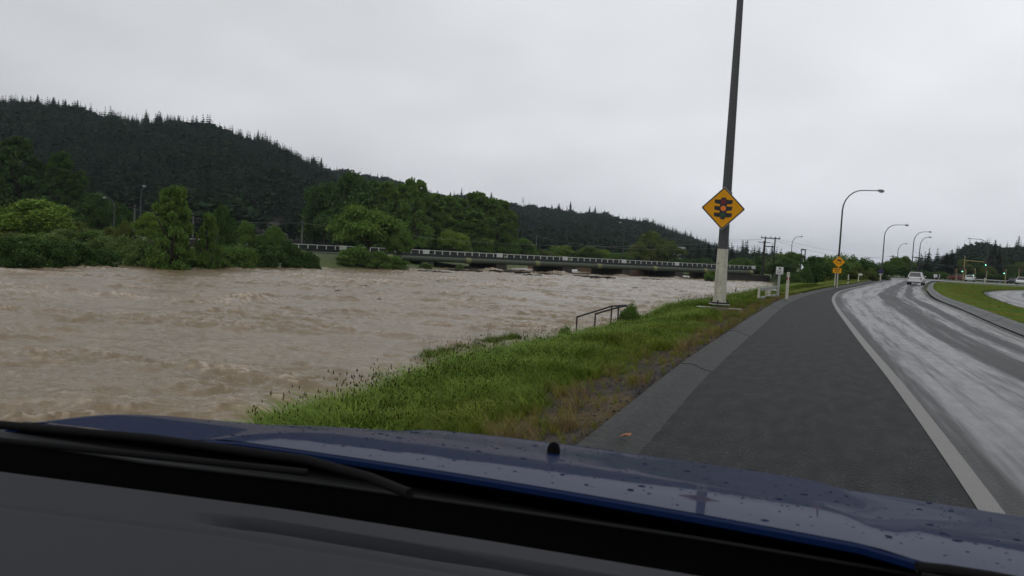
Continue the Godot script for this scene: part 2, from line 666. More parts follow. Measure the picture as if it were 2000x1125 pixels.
func build_roads() -> void:
	var lane := road_mat("wet_lane_seal", road_maps(512, 2048, true))
	var side := road_mat("shoulder_seal", road_maps(320, 1024, false))
	var conc := tri_mat("kerb_concrete", ramp_tex(51, 512, 0.03, 5, [Color(0.12, 0.125, 0.12), Color(0.185, 0.19, 0.185), Color(0.25, 0.25, 0.24)]), 0.55, 0.6, grey_tex(52, 512, 0.2, 3), 0.4)
	var dark := tri_mat("island_kerb_concrete", ramp_tex(53, 512, 0.03, 5, [Color(0.08, 0.08, 0.085), Color(0.14, 0.14, 0.145), Color(0.21, 0.21, 0.21)]), 0.8, 0.45, grey_tex(54, 512, 0.2, 3), 0.5)
	var paint := tri_mat("road_paint", ramp_tex(55, 512, 0.18, 4, [Color(0.14, 0.14, 0.14), Color(0.30, 0.30, 0.29), Color(0.48, 0.48, 0.46), Color(0.52, 0.52, 0.50), Color(0.55, 0.55, 0.53)]), 1.3, 0.6, grey_tex(56, 512, 0.35, 2), 0.5)
	conc.metallic_specular = 0.25
	dark.metallic_specular = 0.3
	strip("road_shoulder", func(z): return X("kerb", z) + 0.39 + 0.03 * nz_b.get_noise_1d(z * 1.3) + 0.025 * nz_a.get_noise_1d(z * 5.0), func(z): return X("edge", z) + 0.05, 30.0, -150.0, 0.12, 8, 0.0, side, 20.0)
	strip("road", func(z): return X("edge", z) + 0.05, func(z): return X("right", z) + 0.35, 30.0, -200.0, 0.5, 18, 0.0, lane, 40.0)
	strip("edge_marking", func(z): return X("edge", z) - 0.07, func(z): return X("edge", z) + 0.085, 30.0, -190.0, 0.5, 3, 0.006, paint)
	strip("edge_marking", func(z): return X("right", z) - 0.08, func(z): return X("right", z) + 0.09, 30.0, -136.0, 0.5, 3, 0.006, paint)
	# a leaf lying on the kerb
	var lp := at_y(1222, 853, 0.07)
	var leaf := thing("fallen_leaf", lp + Vector3(0, 0.0, 0), "single dead orange brown leaf lying on the kerb", "leaf", "", 0.7)
	var ls := stnew()
	var rim := [Vector3(-0.06, 0.012, 0.0), Vector3(-0.03, 0.02, 0.022), Vector3(0.02, 0.012, 0.026), Vector3(0.065, 0.025, 0.004), Vector3(0.02, 0.02, -0.024), Vector3(-0.03, 0.014, -0.02)]
	for k in 6:
		tri(ls, Vector3(0, 0.004, 0), rim[(k + 1) % 6], rim[k])
	put("blade", ls.commit(), mat("dead_leaf", lin(0.24, 0.10, 0.045), 0.7), leaf)
	ls = stnew()
	tube(ls, [Vector3(-0.055, 0.012, 0), Vector3(-0.10, 0.006, 0.01)], [0.002, 0.0015], 5)
	put("stalk", ls.commit(), M["dead_leaf"], leaf)
	# the slip road beyond the island and the cross road of the junction
	strip("slip_road", func(z): return X("other", z) - 1.2, func(z): return X("other", z) + 8.0, 30.0, -160.0, 0.5, 12, 0.0, lane, 40.0)
	strip("edge_marking", func(z): return X("other", z) - 0.1, func(z): return X("other", z) + 0.1, 30.0, -110.0, 0.5, 3, 0.006, paint)
	strip("edge_marking", func(z): return X("other", z) + 6.0, func(z): return X("other", z) + 6.3, 30.0, -110.0, 0.5, 3, 0.006, paint)
	var cross := grid_mesh(60, 12, func(i, j):
		var x = 60.0 + i * 5.0
		var z = -138.0 - (x - 60.0) * 0.30 - j * 1.6
		return Vector3(x, rise(x, z) + 0.035, z), null, func(_v, i, j): return Vector2(j / 11.0, i * 5.0 / 40.0))
	structure("cross_road", cross, lane)
	var kline := grid_mesh(60, 3, func(i, j):
		var x = 60.0 + i * 5.0
		var z = -138.0 - (x - 60.0) * 0.30 - 17.9 - j * 0.18
		return Vector3(x, rise(x, z) + 0.10, z))
	structure("far_kerb", kline, paint)
	# kerbs: cast units with open joints
	var kerb := Node3D.new()
	kerb.name = "kerb"
	kerb.set_meta("kind", "structure")
	add_child(kerb)
	var z0 := 12.0
	var k := 0
	while z0 > -140.0:
		var ln := 5.6 if z0 > -40.0 else 9.0
		kerb_piece(kerb, "kerb", z0, z0 - ln + 0.025, 0.0, 0.44, 0.085, conc, k)
		z0 -= ln
		k += 1
	var ik := Node3D.new()
	ik.name = "island_kerb"
	ik.set_meta("kind", "structure")
	add_child(ik)
	z0 = 12.0
	while z0 > -132.0:
		kerb_piece(ik, "island", z0, z0 - 3.0 + 0.03, 0.05, -0.62, 0.13, dark, k)
		z0 -= 3.0
		k += 1

func kerb_piece(parent: Node, n: String, z0: float, z1: float, a: float, b: float, h: float, m: Material, k: int) -> void:
	var st := stnew()
	var rings := []
	var rows := 5
	for i in rows:
		var z := lerpf(z0, z1, i / (rows - 1.0))
		var x := X(n, z)
		var r := rise(x, z) + 0.004 * (k % 3)
		# back, top, rounded nose, toe, underside
		var q := [Vector2(a, -0.2), Vector2(a, h), Vector2(lerpf(a, b, 0.30), h), Vector2(lerpf(a, b, 0.42), h * 0.86), Vector2(lerpf(a, b, 0.60), 0.035), Vector2(b, -0.012 if b > a else 0.012), Vector2(b, -0.2)]
		if b > a:
			q.reverse()
		var ring := []
		for p in q:
			ring.append(Vector3(x + p.x, r + p.y, z))
		rings.append(ring)
	loft(st, rings, true)
	put("kerb_segment", st.commit(), m, parent)

# hills ------------------------------------------------------------------
var hill_fn := {}
func ridge_lookup(t: Array, px: float) -> float:
	for i in t.size() - 1:
		if px <= t[i + 1][0]:
			return lerpf(t[i][1], t[i + 1][1], clampf((px - t[i][0]) / (t[i + 1][0] - t[i][0]), 0.0, 1.0))
	return t[t.size() - 1][1]

func hill_height(h: Dictionary, ang: float, dist: float) -> float:
	var px := 1000.0 + F * tan(ang)
	var top: float = ridge_lookup(h.top, px)
	var D: float = h.far * (1.0 + 0.015 * nz_c.get_noise_2d(px * 0.004, 5.0 + h.far))
	var B: float = h.near
	var q := (dist - B) / (D - B)
	var y: float
	if q < 1.0:
		y = top * pow(smoothstep(0.0, 1.0, clampf(q, 0.0, 1.0) * 0.62 + 0.0) / smoothstep(0.0, 1.0, 0.62), 0.92)
	else:
		y = top * (1.0 - 0.25 * (q - 1.0))
	var gully := nz_b.get_noise_2d(dist * sin(ang) * 0.012, dist * cos(ang) * 0.006)
	return y * (1.0 + 0.20 * gully * smoothstep(0.95, 0.6, q)) - 1.0

func add_hill(n: String, h: Dictionary, m: Material) -> void:
	var nu := 120
	var nv := 46
	var mesh := grid_mesh(nu, nv, func(i, j):
		var ang := lerpf(h.a0, h.a1, float(i) / (nu - 1))
		var dist := lerpf(h.near, h.far * 1.45, pow(float(j) / (nv - 1), 1.1))
		var c := 1.0 / cos(ang) if absf(ang) < 1.2 else 2.7
		return Vector3(sin(ang) * dist * c, hill_height(h, ang, dist), -cos(ang) * dist * c))
	var o := structure(n, mesh, m)
	hill_fn[String(o.name)] = h

func build_hills() -> void:
	var floor_tex := ramp_tex(61, 512, 0.02, 5, [Color(0.07, 0.09, 0.05), Color(0.12, 0.14, 0.08), Color(0.19, 0.17, 0.10), Color(0.16, 0.18, 0.10)])
	var hm := tri_mat("hill_scrub", floor_tex, 0.012, 0.95, grey_tex(62, 512, 0.06, 4), 120.0)
	# ridge heights in metres above the road, by direction; each hill has its own distance
	var to_m := func(t: Array, far: float, trees: float) -> Array:
		var out := []
		for p in t:
			var d := ray(p[0], p[1])
			out.append([1000.0 + F * d.x / -d.z, maxf(EYE + far * d.y / -d.z - trees, 2.0)])
		return out
	add_hill("hill", {"far": 620.0, "near": 225.0, "a0": -1.15, "a1": -0.12, "top": to_m.call([[-1600, 260], [-600, 200], [-200, 185], [0, 196], [70, 200], [150, 210], [190, 226], [330, 236], [430, 256], [500, 272], [560, 291], [620, 326], [660, 352], [720, 395], [800, 462], [900, 486]], 620.0, 9.0)}, hm)
	add_hill("hill", {"far": 1000.0, "near": 330.0, "a0": -0.32, "a1": 0.32, "top": to_m.call([[450, 322], [640, 330], [700, 338], [760, 346], [850, 378], [940, 388], [1000, 397], [1060, 405], [1120, 412], [1180, 418], [1280, 436], [1330, 457], [1400, 484], [1440, 498], [1500, 521], [1560, 524]], 1000.0, 9.0)}, hm)
	add_hill("hill", {"far": 620.0, "near": 300.0, "a0": 0.44, "a1": 1.15, "top": to_m.call([[1700, 533], [1790, 535], [1840, 515], [1880, 488], [1920, 478], [1960, 486], [2000, 478], [2100, 470], [2400, 470], [3500, 440]], 620.0, 8.0)}, hm)
	add_hill("hill", {"far": 4200.0, "near": 2200.0, "a0": 0.25, "a1": 0.75, "top": to_m.call([[1400, 519], [1640, 531], [1740, 533], [1790, 518], [1840, 498], [1880, 492], [1960, 488], [2100, 470], [2500, 480]], 4200.0, 0.0)}, hm)

# ---------------------------------------------------------------- bridge
# a point of the near rail line, s metres from the panel over the second pier; y is the rail top
func bridge_point(s: float) -> Vector3:
	var dirx := cos(deg_to_rad(34.0))
	var dirz := -sin(deg_to_rad(34.0))
	return Vector3(-2.6 + s * dirx, 1.0 + s * 0.0056, -146.0 + s * dirz)

func bridge_box(st: SurfaceTool, s0: float, s1: float, across0: float, across1: float, y0: float, y1: float) -> void:
	# across is measured away from the viewer, square to the bridge; heights are from the rail top
	var w := Vector3(-sin(deg_to_rad(34.0)), 0, -cos(deg_to_rad(34.0)))
	var p := []
	for y in [y0, y1]:
		for q in [[s0, across0], [s1, across0], [s1, across1], [s0, across1]]:
			p.append(bridge_point(q[0]) + w * q[1] + Vector3(0, y, 0))
	hexa(st, p)

func build_bridge() -> void:
	var white := mat("bridge_paint", lin(0.52, 0.54, 0.50), 0.6)
	var conc := tri_mat("old_concrete", ramp_tex(71, 256, 0.03, 5, [Color(0.13, 0.12, 0.11), Color(0.22, 0.21, 0.19), Color(0.31, 0.29, 0.26)]), 0.25, 0.85)
	var girder := mat("girder_paint_rail_shade", lin(0.018, 0.022, 0.022), 0.7)
	var pipe_m := tri_mat("mossy_pipe", ramp_tex(72, 256, 0.03, 5, [Color(0.12, 0.14, 0.11), Color(0.20, 0.23, 0.18), Color(0.29, 0.32, 0.26), Color(0.25, 0.29, 0.17)]), 0.3, 0.7)
	var collar_m := mat("mossy_collar", lin(0.17, 0.18, 0.07), 0.85)
	var stone := tri_mat("pier_stone", ramp_tex(73, 256, 0.04, 4, [Color(0.25, 0.19, 0.14), Color(0.36, 0.28, 0.21), Color(0.42, 0.34, 0.27)]), 0.3, 0.85)
	var b := thing("road_bridge", Vector3.ZERO, "low concrete road bridge with white post railing crossing the flooded river", "bridge")
	var s0 := -62.0
	var s1 := 70.5
	var st := stnew()
	bridge_box(st, s0, s1, 0.0, 9.0, -1.18, -0.98)
	put("deck", st.commit(), conc, b)
	for a in [0.12, 4.2, 8.4]:
		st = stnew()
		bridge_box(st, s0, s1, a, a + 0.4, -1.95, -1.19)
		put("girder", st.commit(), girder, b)
	st = stnew()
	bridge_box(st, s0, s1, -0.12, 0.10, -1.12, -0.66)
	put("parapet_beam", st.commit(), girder, b)
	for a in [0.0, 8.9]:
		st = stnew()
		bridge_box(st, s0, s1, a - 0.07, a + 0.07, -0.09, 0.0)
		put("top_rail", st.commit(), white if a == 0.0 else girder, b)  # far rail takes the dark colour to paint in its shaded side
	# posts, with a white panel over each pier
	var n := int((s1 - s0) / 1.5)
	for i in n:
		var s := s0 + 0.7 + i * 1.5
		var near_panel := absf(fposmod(s + 7.5, 15.0) - 7.5) < 0.9
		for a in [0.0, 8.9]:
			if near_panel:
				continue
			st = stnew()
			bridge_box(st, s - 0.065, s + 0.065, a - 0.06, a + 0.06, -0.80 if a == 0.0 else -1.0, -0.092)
			put("post", st.commit(), white if a == 0.0 else girder, b)  # far posts coloured dark too, shade put into their paint
		if not near_panel:
			st = stnew()
			bridge_box(st, s + 0.1, s + 1.4, 0.01, 0.03, -0.655, -0.15)
			put("mesh_panel", st.commit(), girder, b)
	for s in [-61.4, -45.0, -30.0, -15.0, 0.0, 15.0, 30.0, 45.0, 60.0, 69.6]:
		st = stnew()
		bridge_box(st, s - 0.62, s + 0.62, -0.10, 0.08, -0.80, 0.05)
		put("panel", st.commit(), white, b)
	# piers
	for s in [-30.0, -15.0, 0.0, 15.0, 30.0, 45.0, 60.0]:
		st = stnew()
		bridge_box(st, s - 1.15, s + 1.15, -0.9, 8.8, -5.2, -1.96)
		put("pier", st.commit(), conc, b)
	st = stnew()
	bridge_box(st, 59.0, 75.0, -0.5, 9.5, -5.2, -2.0)
	put("abutment", st.commit(), conc, b)
	# water main carried on brackets
	var pp := thing("water_pipe", Vector3.ZERO, "thick mossy grey pipe carried along the side of the bridge", "pipe")
	var w := Vector3(-sin(deg_to_rad(34.0)), 0, -cos(deg_to_rad(34.0)))
	var s := -52.0
	while s < 68.0:
		var e := minf(s + 15.0, 68.0)
		st = stnew()
		tube(st, [bridge_point(s) + w * -0.62 + Vector3(0, -1.5, 0), bridge_point(e) + w * -0.62 + Vector3(0, -1.5, 0)], [0.44, 0.44], 16)
		put("pipe_length", st.commit(), pipe_m, pp)
		st = stnew()
		tube(st, [bridge_point(e - 0.5) + w * -0.62 + Vector3(0, -1.5, 0), bridge_point(e + 0.5) + w * -0.62 + Vector3(0, -1.5, 0)], [0.50, 0.50], 16)
		put("collar", st.commit(), collar_m, pp)
		st = stnew()
		bridge_box(st, e - 0.2, e + 0.2, -0.95, 0.12, -2.05, -1.92)
		put("bracket", st.commit(), girder, pp)
		s = e
	# remains of an older bridge behind
	for q in [[752.0, 0.0], [1050.0, 1.0], [1148.0, 1.0], [1250.0, 1.0]]:
		if q[1] < 0.5:
			continue
		var p := at_d(q[0], 522.0, 178.0)
		var t := thing("old_pier", Vector3(p.x, WATER - 2.0, p.z), "weathered brown stone pier standing in the river behind the bridge", "pier", "old stone piers behind the bridge", 0.6)
		st = stnew()
		cbox(st, Vector3(0, 2.0, 0), Vector3(1.9, 4.2, 5.0), 0.12)
		put("shaft", st.commit(), stone, t)
		st = stnew()
		cbox(st, Vector3(0, 4.2, 0), Vector3(2.3, 0.35, 5.4), 0.06)
		put("cap", st.commit(), stone, t)
	# driftwood hung up between the piers
	var wood := tri_mat("wet_driftwood", ramp_tex(74, 256, 0.05, 4, [Color(0.07, 0.055, 0.045), Color(0.14, 0.11, 0.085), Color(0.2, 0.16, 0.12)]), 1.0, 0.7)
	var spots := [[985, 532, 5.0, 0.1], [1015, 534, 3.5, -0.2], [1040, 537, 3.0, 0.1], [1075, 536, 4.0, 0.2], [1150, 541, 5.0, 0.05], [1180, 542, 4.0, 0.15], [1275, 546, 4.5, -0.1], [1170, 543, 3.0, -0.2], [850, 531, 5.0, 0.0], [905, 529, 6.0, 0.05], [930, 526, 3.0, 0.2]]
	for q in spots:
		var p := at_y(q[0], q[1], WATER + 0.15)
		var t := thing("driftwood", Vector3(p.x, WATER + 0.1 + wave(p.x, p.z), p.z), "dark tangled driftwood log floating in the muddy water near the bridge", "driftwood", "driftwood logs by the bridge", q[3])
		st = stnew()
		var pts := []
		var rad := []
		for k in 7:
			pts.append(Vector3((k / 6.0 - 0.5) * q[2], rng.randf_range(-0.06, 0.08), rng.randf_range(-0.3, 0.3)))
			rad.append(rng.randf_range(0.10, 0.2) * (1.0 if k > 0 and k < 6 else 0.5))
		tube(st, pts, rad, 7)
		put("log", st.commit(), wood, t)
		for k in 4:
			st = stnew()
			var o: Vector3 = pts[1 + k]
			var tip := o + Vector3(rng.randf_range(-0.7, 0.7), rng.randf_range(0.1, 0.4), rng.randf_range(-0.5, 0.5))
			tube(st, [o, (o + tip) * 0.5 + Vector3(0, 0.05, 0), tip], [0.06, 0.04, 0.015], 5)
			put("branch", st.commit(), wood, t)
	for q in [[855, 548], [712, 557], [1000, 551], [740, 583], [450, 578], [1240, 563], [1320, 567], [660, 567]]:
		var p := at_y(q[0], q[1], WATER + 0.1)
		var t := thing("floating_stick", Vector3(p.x, WATER + 0.03 + wave(p.x, p.z), p.z), "short dark broken stick floating on the open brown river", "stick", "sticks floating on the river", rng.randf_range(-0.5, 0.5))
		var ln := rng.randf_range(0.3, 0.8)
		st = stnew()
		tube(st, [Vector3(-ln * 0.5, 0.0, 0), Vector3(-ln * 0.1, 0.05, 0.05), Vector3(ln * 0.5, 0.02, 0)], [0.02, 0.035, 0.015], 6)
		put("stem", st.commit(), wood, t)
		st = stnew()
		tube(st, [Vector3(0, 0.04, 0.03), Vector3(ln * 0.2, 0.2, 0.1)], [0.018, 0.008], 5)
		put("twig", st.commit(), wood, t)

# ---------------------------------------------------------------- plants
class Leafy:
	var V := PackedVector3Array()
	var N := PackedVector3Array()
	var C := PackedColorArray()
	var I := PackedInt32Array()
	func leaf(p: Vector3, along: Vector3, side: Vector3, c: Color) -> void:
		var o := V.size()
		var n := along.cross(side).normalized()
		V.append_array([p, p + along * 0.45 + side, p + along, p + along * 0.45 - side])
		N.append_array([n, n, n, n])
		C.append_array([c, c, c, c])
		I.append_array([o, o + 1, o + 2, o, o + 2, o + 3])
	func tri(a: Vector3, b: Vector3, c: Vector3, k: Color) -> void:
		var o := V.size()
		var n := (c - a).cross(b - a).normalized()
		V.append_array([a, b, c])
		N.append_array([n, n, n])
		C.append_array([k, k, k])
		I.append_array([o, o + 1, o + 2])
	# stretch to height 1 and half-width 0.5
	func fit() -> void:
		var top := 0.0
		var ws := PackedFloat32Array()
		for v in V:
			top = maxf(top, v.y)
			ws.append(Vector2(v.x, v.z).length())
		ws.sort()
		var w: float = ws[int(ws.size() * 0.985)]
		for i in V.size():
			V[i] = V[i] * Vector3(0.5 / w, 1.0 / top, 0.5 / w)
	func mesh() -> ArrayMesh:
		var arr := []
		arr.resize(Mesh.ARRAY_MAX)
		arr[Mesh.ARRAY_VERTEX] = V
		arr[Mesh.ARRAY_NORMAL] = N
		arr[Mesh.ARRAY_COLOR] = C
		arr[Mesh.ARRAY_INDEX] = I
		var m := ArrayMesh.new()
		m.add_surface_from_arrays(Mesh.PRIMITIVE_TRIANGLES, arr)
		return m

func rdir() -> Vector3:
	var v := Vector3(rng.randfn(), rng.randfn(), rng.randfn())
	return v.normalized() if v.length() > 0.001 else Vector3.UP

func tint(s := 0.28) -> Color:
	var k := 1.0 + rng.randf_range(-s, s)
	var y := rng.randf_range(-0.10, 0.12)
	return Color(k * (1.0 + y), k, k * (1.0 - y))

# crowns fill a unit of height 1, about 1 across, base at y = 0
func crown(kind: String, n: int, leaf_size: float) -> ArrayMesh:
	var L := Leafy.new()
	var lobes := []
	match kind:
		"round":
			for k in 22:
				var a := rng.randf() * TAU
				var r := sqrt(rng.randf()) * 0.36
				var y := 0.20 + 0.64 * (k + rng.randf()) / 22.0
				r *= 1.0 - 0.75 * smoothstep(0.55, 0.9, y)
				lobes.append([Vector3(cos(a) * r, y, sin(a) * r), rng.randf_range(0.11, 0.21)])
		"willow":
			for k in 30:
				var a := k * 2.39996 + rng.randf_range(-0.2, 0.2)
				var r := sqrt((k + 0.5) / 30.0) * 0.38
				lobes.append([Vector3(cos(a) * r, (0.84 - r * r * 1.9) * (rng.randf_range(0.72, 1.0) if k % 3 else rng.randf_range(0.45, 0.7)), sin(a) * r), rng.randf_range(0.11, 0.16)])
		"tall":
			for k in 44:
				var y := 0.06 + 0.86 * k / 43.0
				var w := rng.randf_range(0.08, 0.25) * sin(PI * clampf(0.20 + y * 0.74, 0.0, 1.0))
				var a := k * 2.4 + rng.randf_range(-0.5, 0.5)
				lobes.append([Vector3(cos(a) * w, y, sin(a) * w), rng.randf_range(0.05, 0.12) * (1.15 - y * 0.55)])
		"bush":
			for k in 24:
				var a := rng.randf() * TAU
				var r := sqrt(rng.randf()) * 0.38
				lobes.append([Vector3(cos(a) * r, rng.randf_range(0.10, 0.72) * (1.0 - r * 1.1), sin(a) * r), rng.randf_range(0.13, 0.25)])
	for k in n:
		var lb: Array = lobes[rng.randi() % lobes.size()]
		var d := rdir()
		if d.y < -0.35:
			d.y *= -0.6
			d = d.normalized()
		var q := pow(rng.randf(), 0.45) * rng.randf_range(0.86, 1.12)
		var p: Vector3 = lb[0] + d * lb[1] * q
		if kind != "bush" and p.y < 0.12:
			continue
		if p.y < 0.0:
			p.y = rng.randf() * 0.1
		var s := leaf_size * rng.randf_range(0.6, 1.3)
		var al := (d * 0.6 + rdir()).normalized()
		if kind == "willow":
			al = (Vector3(d.x * 0.35, -1.0, d.z * 0.35) + rdir() * 0.35).normalized()
			s *= 1.5
		elif kind == "tall":
			al = (Vector3(d.x * 0.7, 0.8, d.z * 0.7) + rdir() * 0.7).normalized()
		var sd := al.cross(rdir()).normalized() * s * (0.22 if kind == "willow" else 0.42)
		L.leaf(p, al * s, sd, tint())
		# loose sprays standing out of the outline
		if rng.randf() < 0.06:
			for e in 3:
				var pp = p + d * lb[1] * rng.randf_range(0.1, 0.4)
				L.leaf(pp, (d + rdir() * 0.6).normalized() * s * 0.8, rdir() * s * 0.25, tint())
	L.fit()
	return L.mesh()

func conifer(tiers: int, arms: int, droop: float) -> ArrayMesh:
	var L := Leafy.new()
	for t in tiers:
		var y := 0.10 + 0.88 * t / tiers
		var r := 0.22 * pow(1.0 - y, 0.75) * rng.randf_range(0.75, 1.2) + 0.012
		var a0 := rng.randf() * TAU
		for k in arms:
			var a := a0 + TAU * k / arms + rng.randf_range(-0.25, 0.25)
			var rr := r * rng.randf_range(0.7, 1.2)
			var d := Vector3(cos(a), 0, sin(a))
			var sd := Vector3(-sin(a), 0, cos(a)) * rr * 0.34
			var c := Vector3(0, y + rr * 0.25, 0)
			var tip := c + d * rr + Vector3(0, -rr * droop, 0)
			var kx := tint(0.3)
			L.tri(c, c + d * rr * 0.55 + sd + Vector3(0, -rr * droop * 0.75, 0), tip, kx)
			L.tri(c, tip, c + d * rr * 0.55 - sd + Vector3(0, -rr * droop * 0.75, 0), kx)
	L.tri(Vector3(0.012, 0.9, 0), Vector3(0, 1.0, 0), Vector3(-0.012, 0.9, 0), tint())
	L.tri(Vector3(0, 0.9, 0.012), Vector3(0, 1.0, 0), Vector3(0, 0.9, -0.012), tint())
	return L.mesh()

func trunk_mesh(forks: int, top: float) -> ArrayMesh:
	var st := stnew()
	tube(st, [Vector3(0, -0.05, 0), Vector3(0.005, 0.2, 0.004), Vector3(-0.008, top * 0.6, 0.006), Vector3(0, top, 0)], [0.030, 0.024, 0.016, 0.006], 7)
	for k in forks:
		var a := TAU * k / forks + rng.randf_range(-0.4, 0.4)
		var y := rng.randf_range(0.16, 0.45) * top / 0.7
		var r := rng.randf_range(0.18, 0.34)
		tube(st, [Vector3(0, y, 0), Vector3(cos(a) * r * 0.5, y + 0.12, sin(a) * r * 0.5), Vector3(cos(a) * r, y + 0.3, sin(a) * r)], [0.013, 0.010, 0.004], 5)
	return st.commit()

func ground_at(x: float, z: float) -> float:
	var y := land(x, z)
	for n in hill_fn:
		var h: Dictionary = hill_fn[n]
		var ang := atan2(x, -z)
		if -z > h.near and -z < h.far * 1.4 and ang > h.a0 and ang < h.a1:
			y = maxf(y, hill_height(h, ang, -z))
	return y

var sized := {}
# look-alikes of one group: say which is the tallest and which the shortest where that shows
func rank_labels() -> void:
	for key in sized:
		var l: Array = sized[key]
		if l.size() < 2:
			continue
		l.sort_custom(func(a, b): return a[1] > b[1])
		var n := l.size()
		var base: String = l[0][0].get_meta("label")
		var hi: bool = l[0][1] > l[1][1] * 1.04
		var lo: bool = l[n - 1][1] * 1.04 < l[n - 2][1]
		if hi:
			l[0][0].set_meta("label", "tallest " + base)
		if lo:
			l[n - 1][0].set_meta("label", "shortest " + base)
		if n == 3 and hi and lo:
			l[1][0].set_meta("label", "middle sized " + base)

var crowns := {}
var trunks := {}
func leaf_mat(key: String, r: float, g: float, b: float) -> StandardMaterial3D:
	var m := mat(key, lin(r, g, b), 0.62)
	m.vertex_color_use_as_albedo = true
	m.backlight_enabled = true
	m.backlight = Color(0.35, 0.4, 0.2)
	m.metallic_specular = 0.2
	return m

# kind, tone, pixel of the top (x, y), crown width in pixels, depth in metres, foot height
func tree(n: String, kind: String, tone: String, px: float, py: float, wpx: float, depth: float, foot: float, label: String, cat: String, group := "") -> void:
	var top := at_d(px, py, depth)
	var low := ground_at(top.x, top.z)
	var base := Vector3(top.x, minf(foot, low) if foot > -90.0 else low, top.z)
	if foot <= -99.0:
		base.y = maxf(low, WATER - 0.25)
	var h := top.y - base.y
	var w := wpx * depth / F
	var o := thing(n, base, label, cat, group, rng.randf() * TAU)
	if group != "":
		sized[label] = sized.get(label, []) + [[o, h]]
	var list: Array = crowns[kind]
	var c := put("crown", list[rng.randi() % list.size()], M[tone], o)
	var wide := w * (1.0 if kind != "pine" else 2.3)
	c.scale = Vector3(wide, h, wide * rng.randf_range(0.85, 1.1))
	var t := put("trunk", trunks["tree" if kind != "bush" else "bush"], M["bark"], o)
	t.scale = Vector3(maxf(h, w) * 0.9, h * 0.95, maxf(h, w) * 0.9)

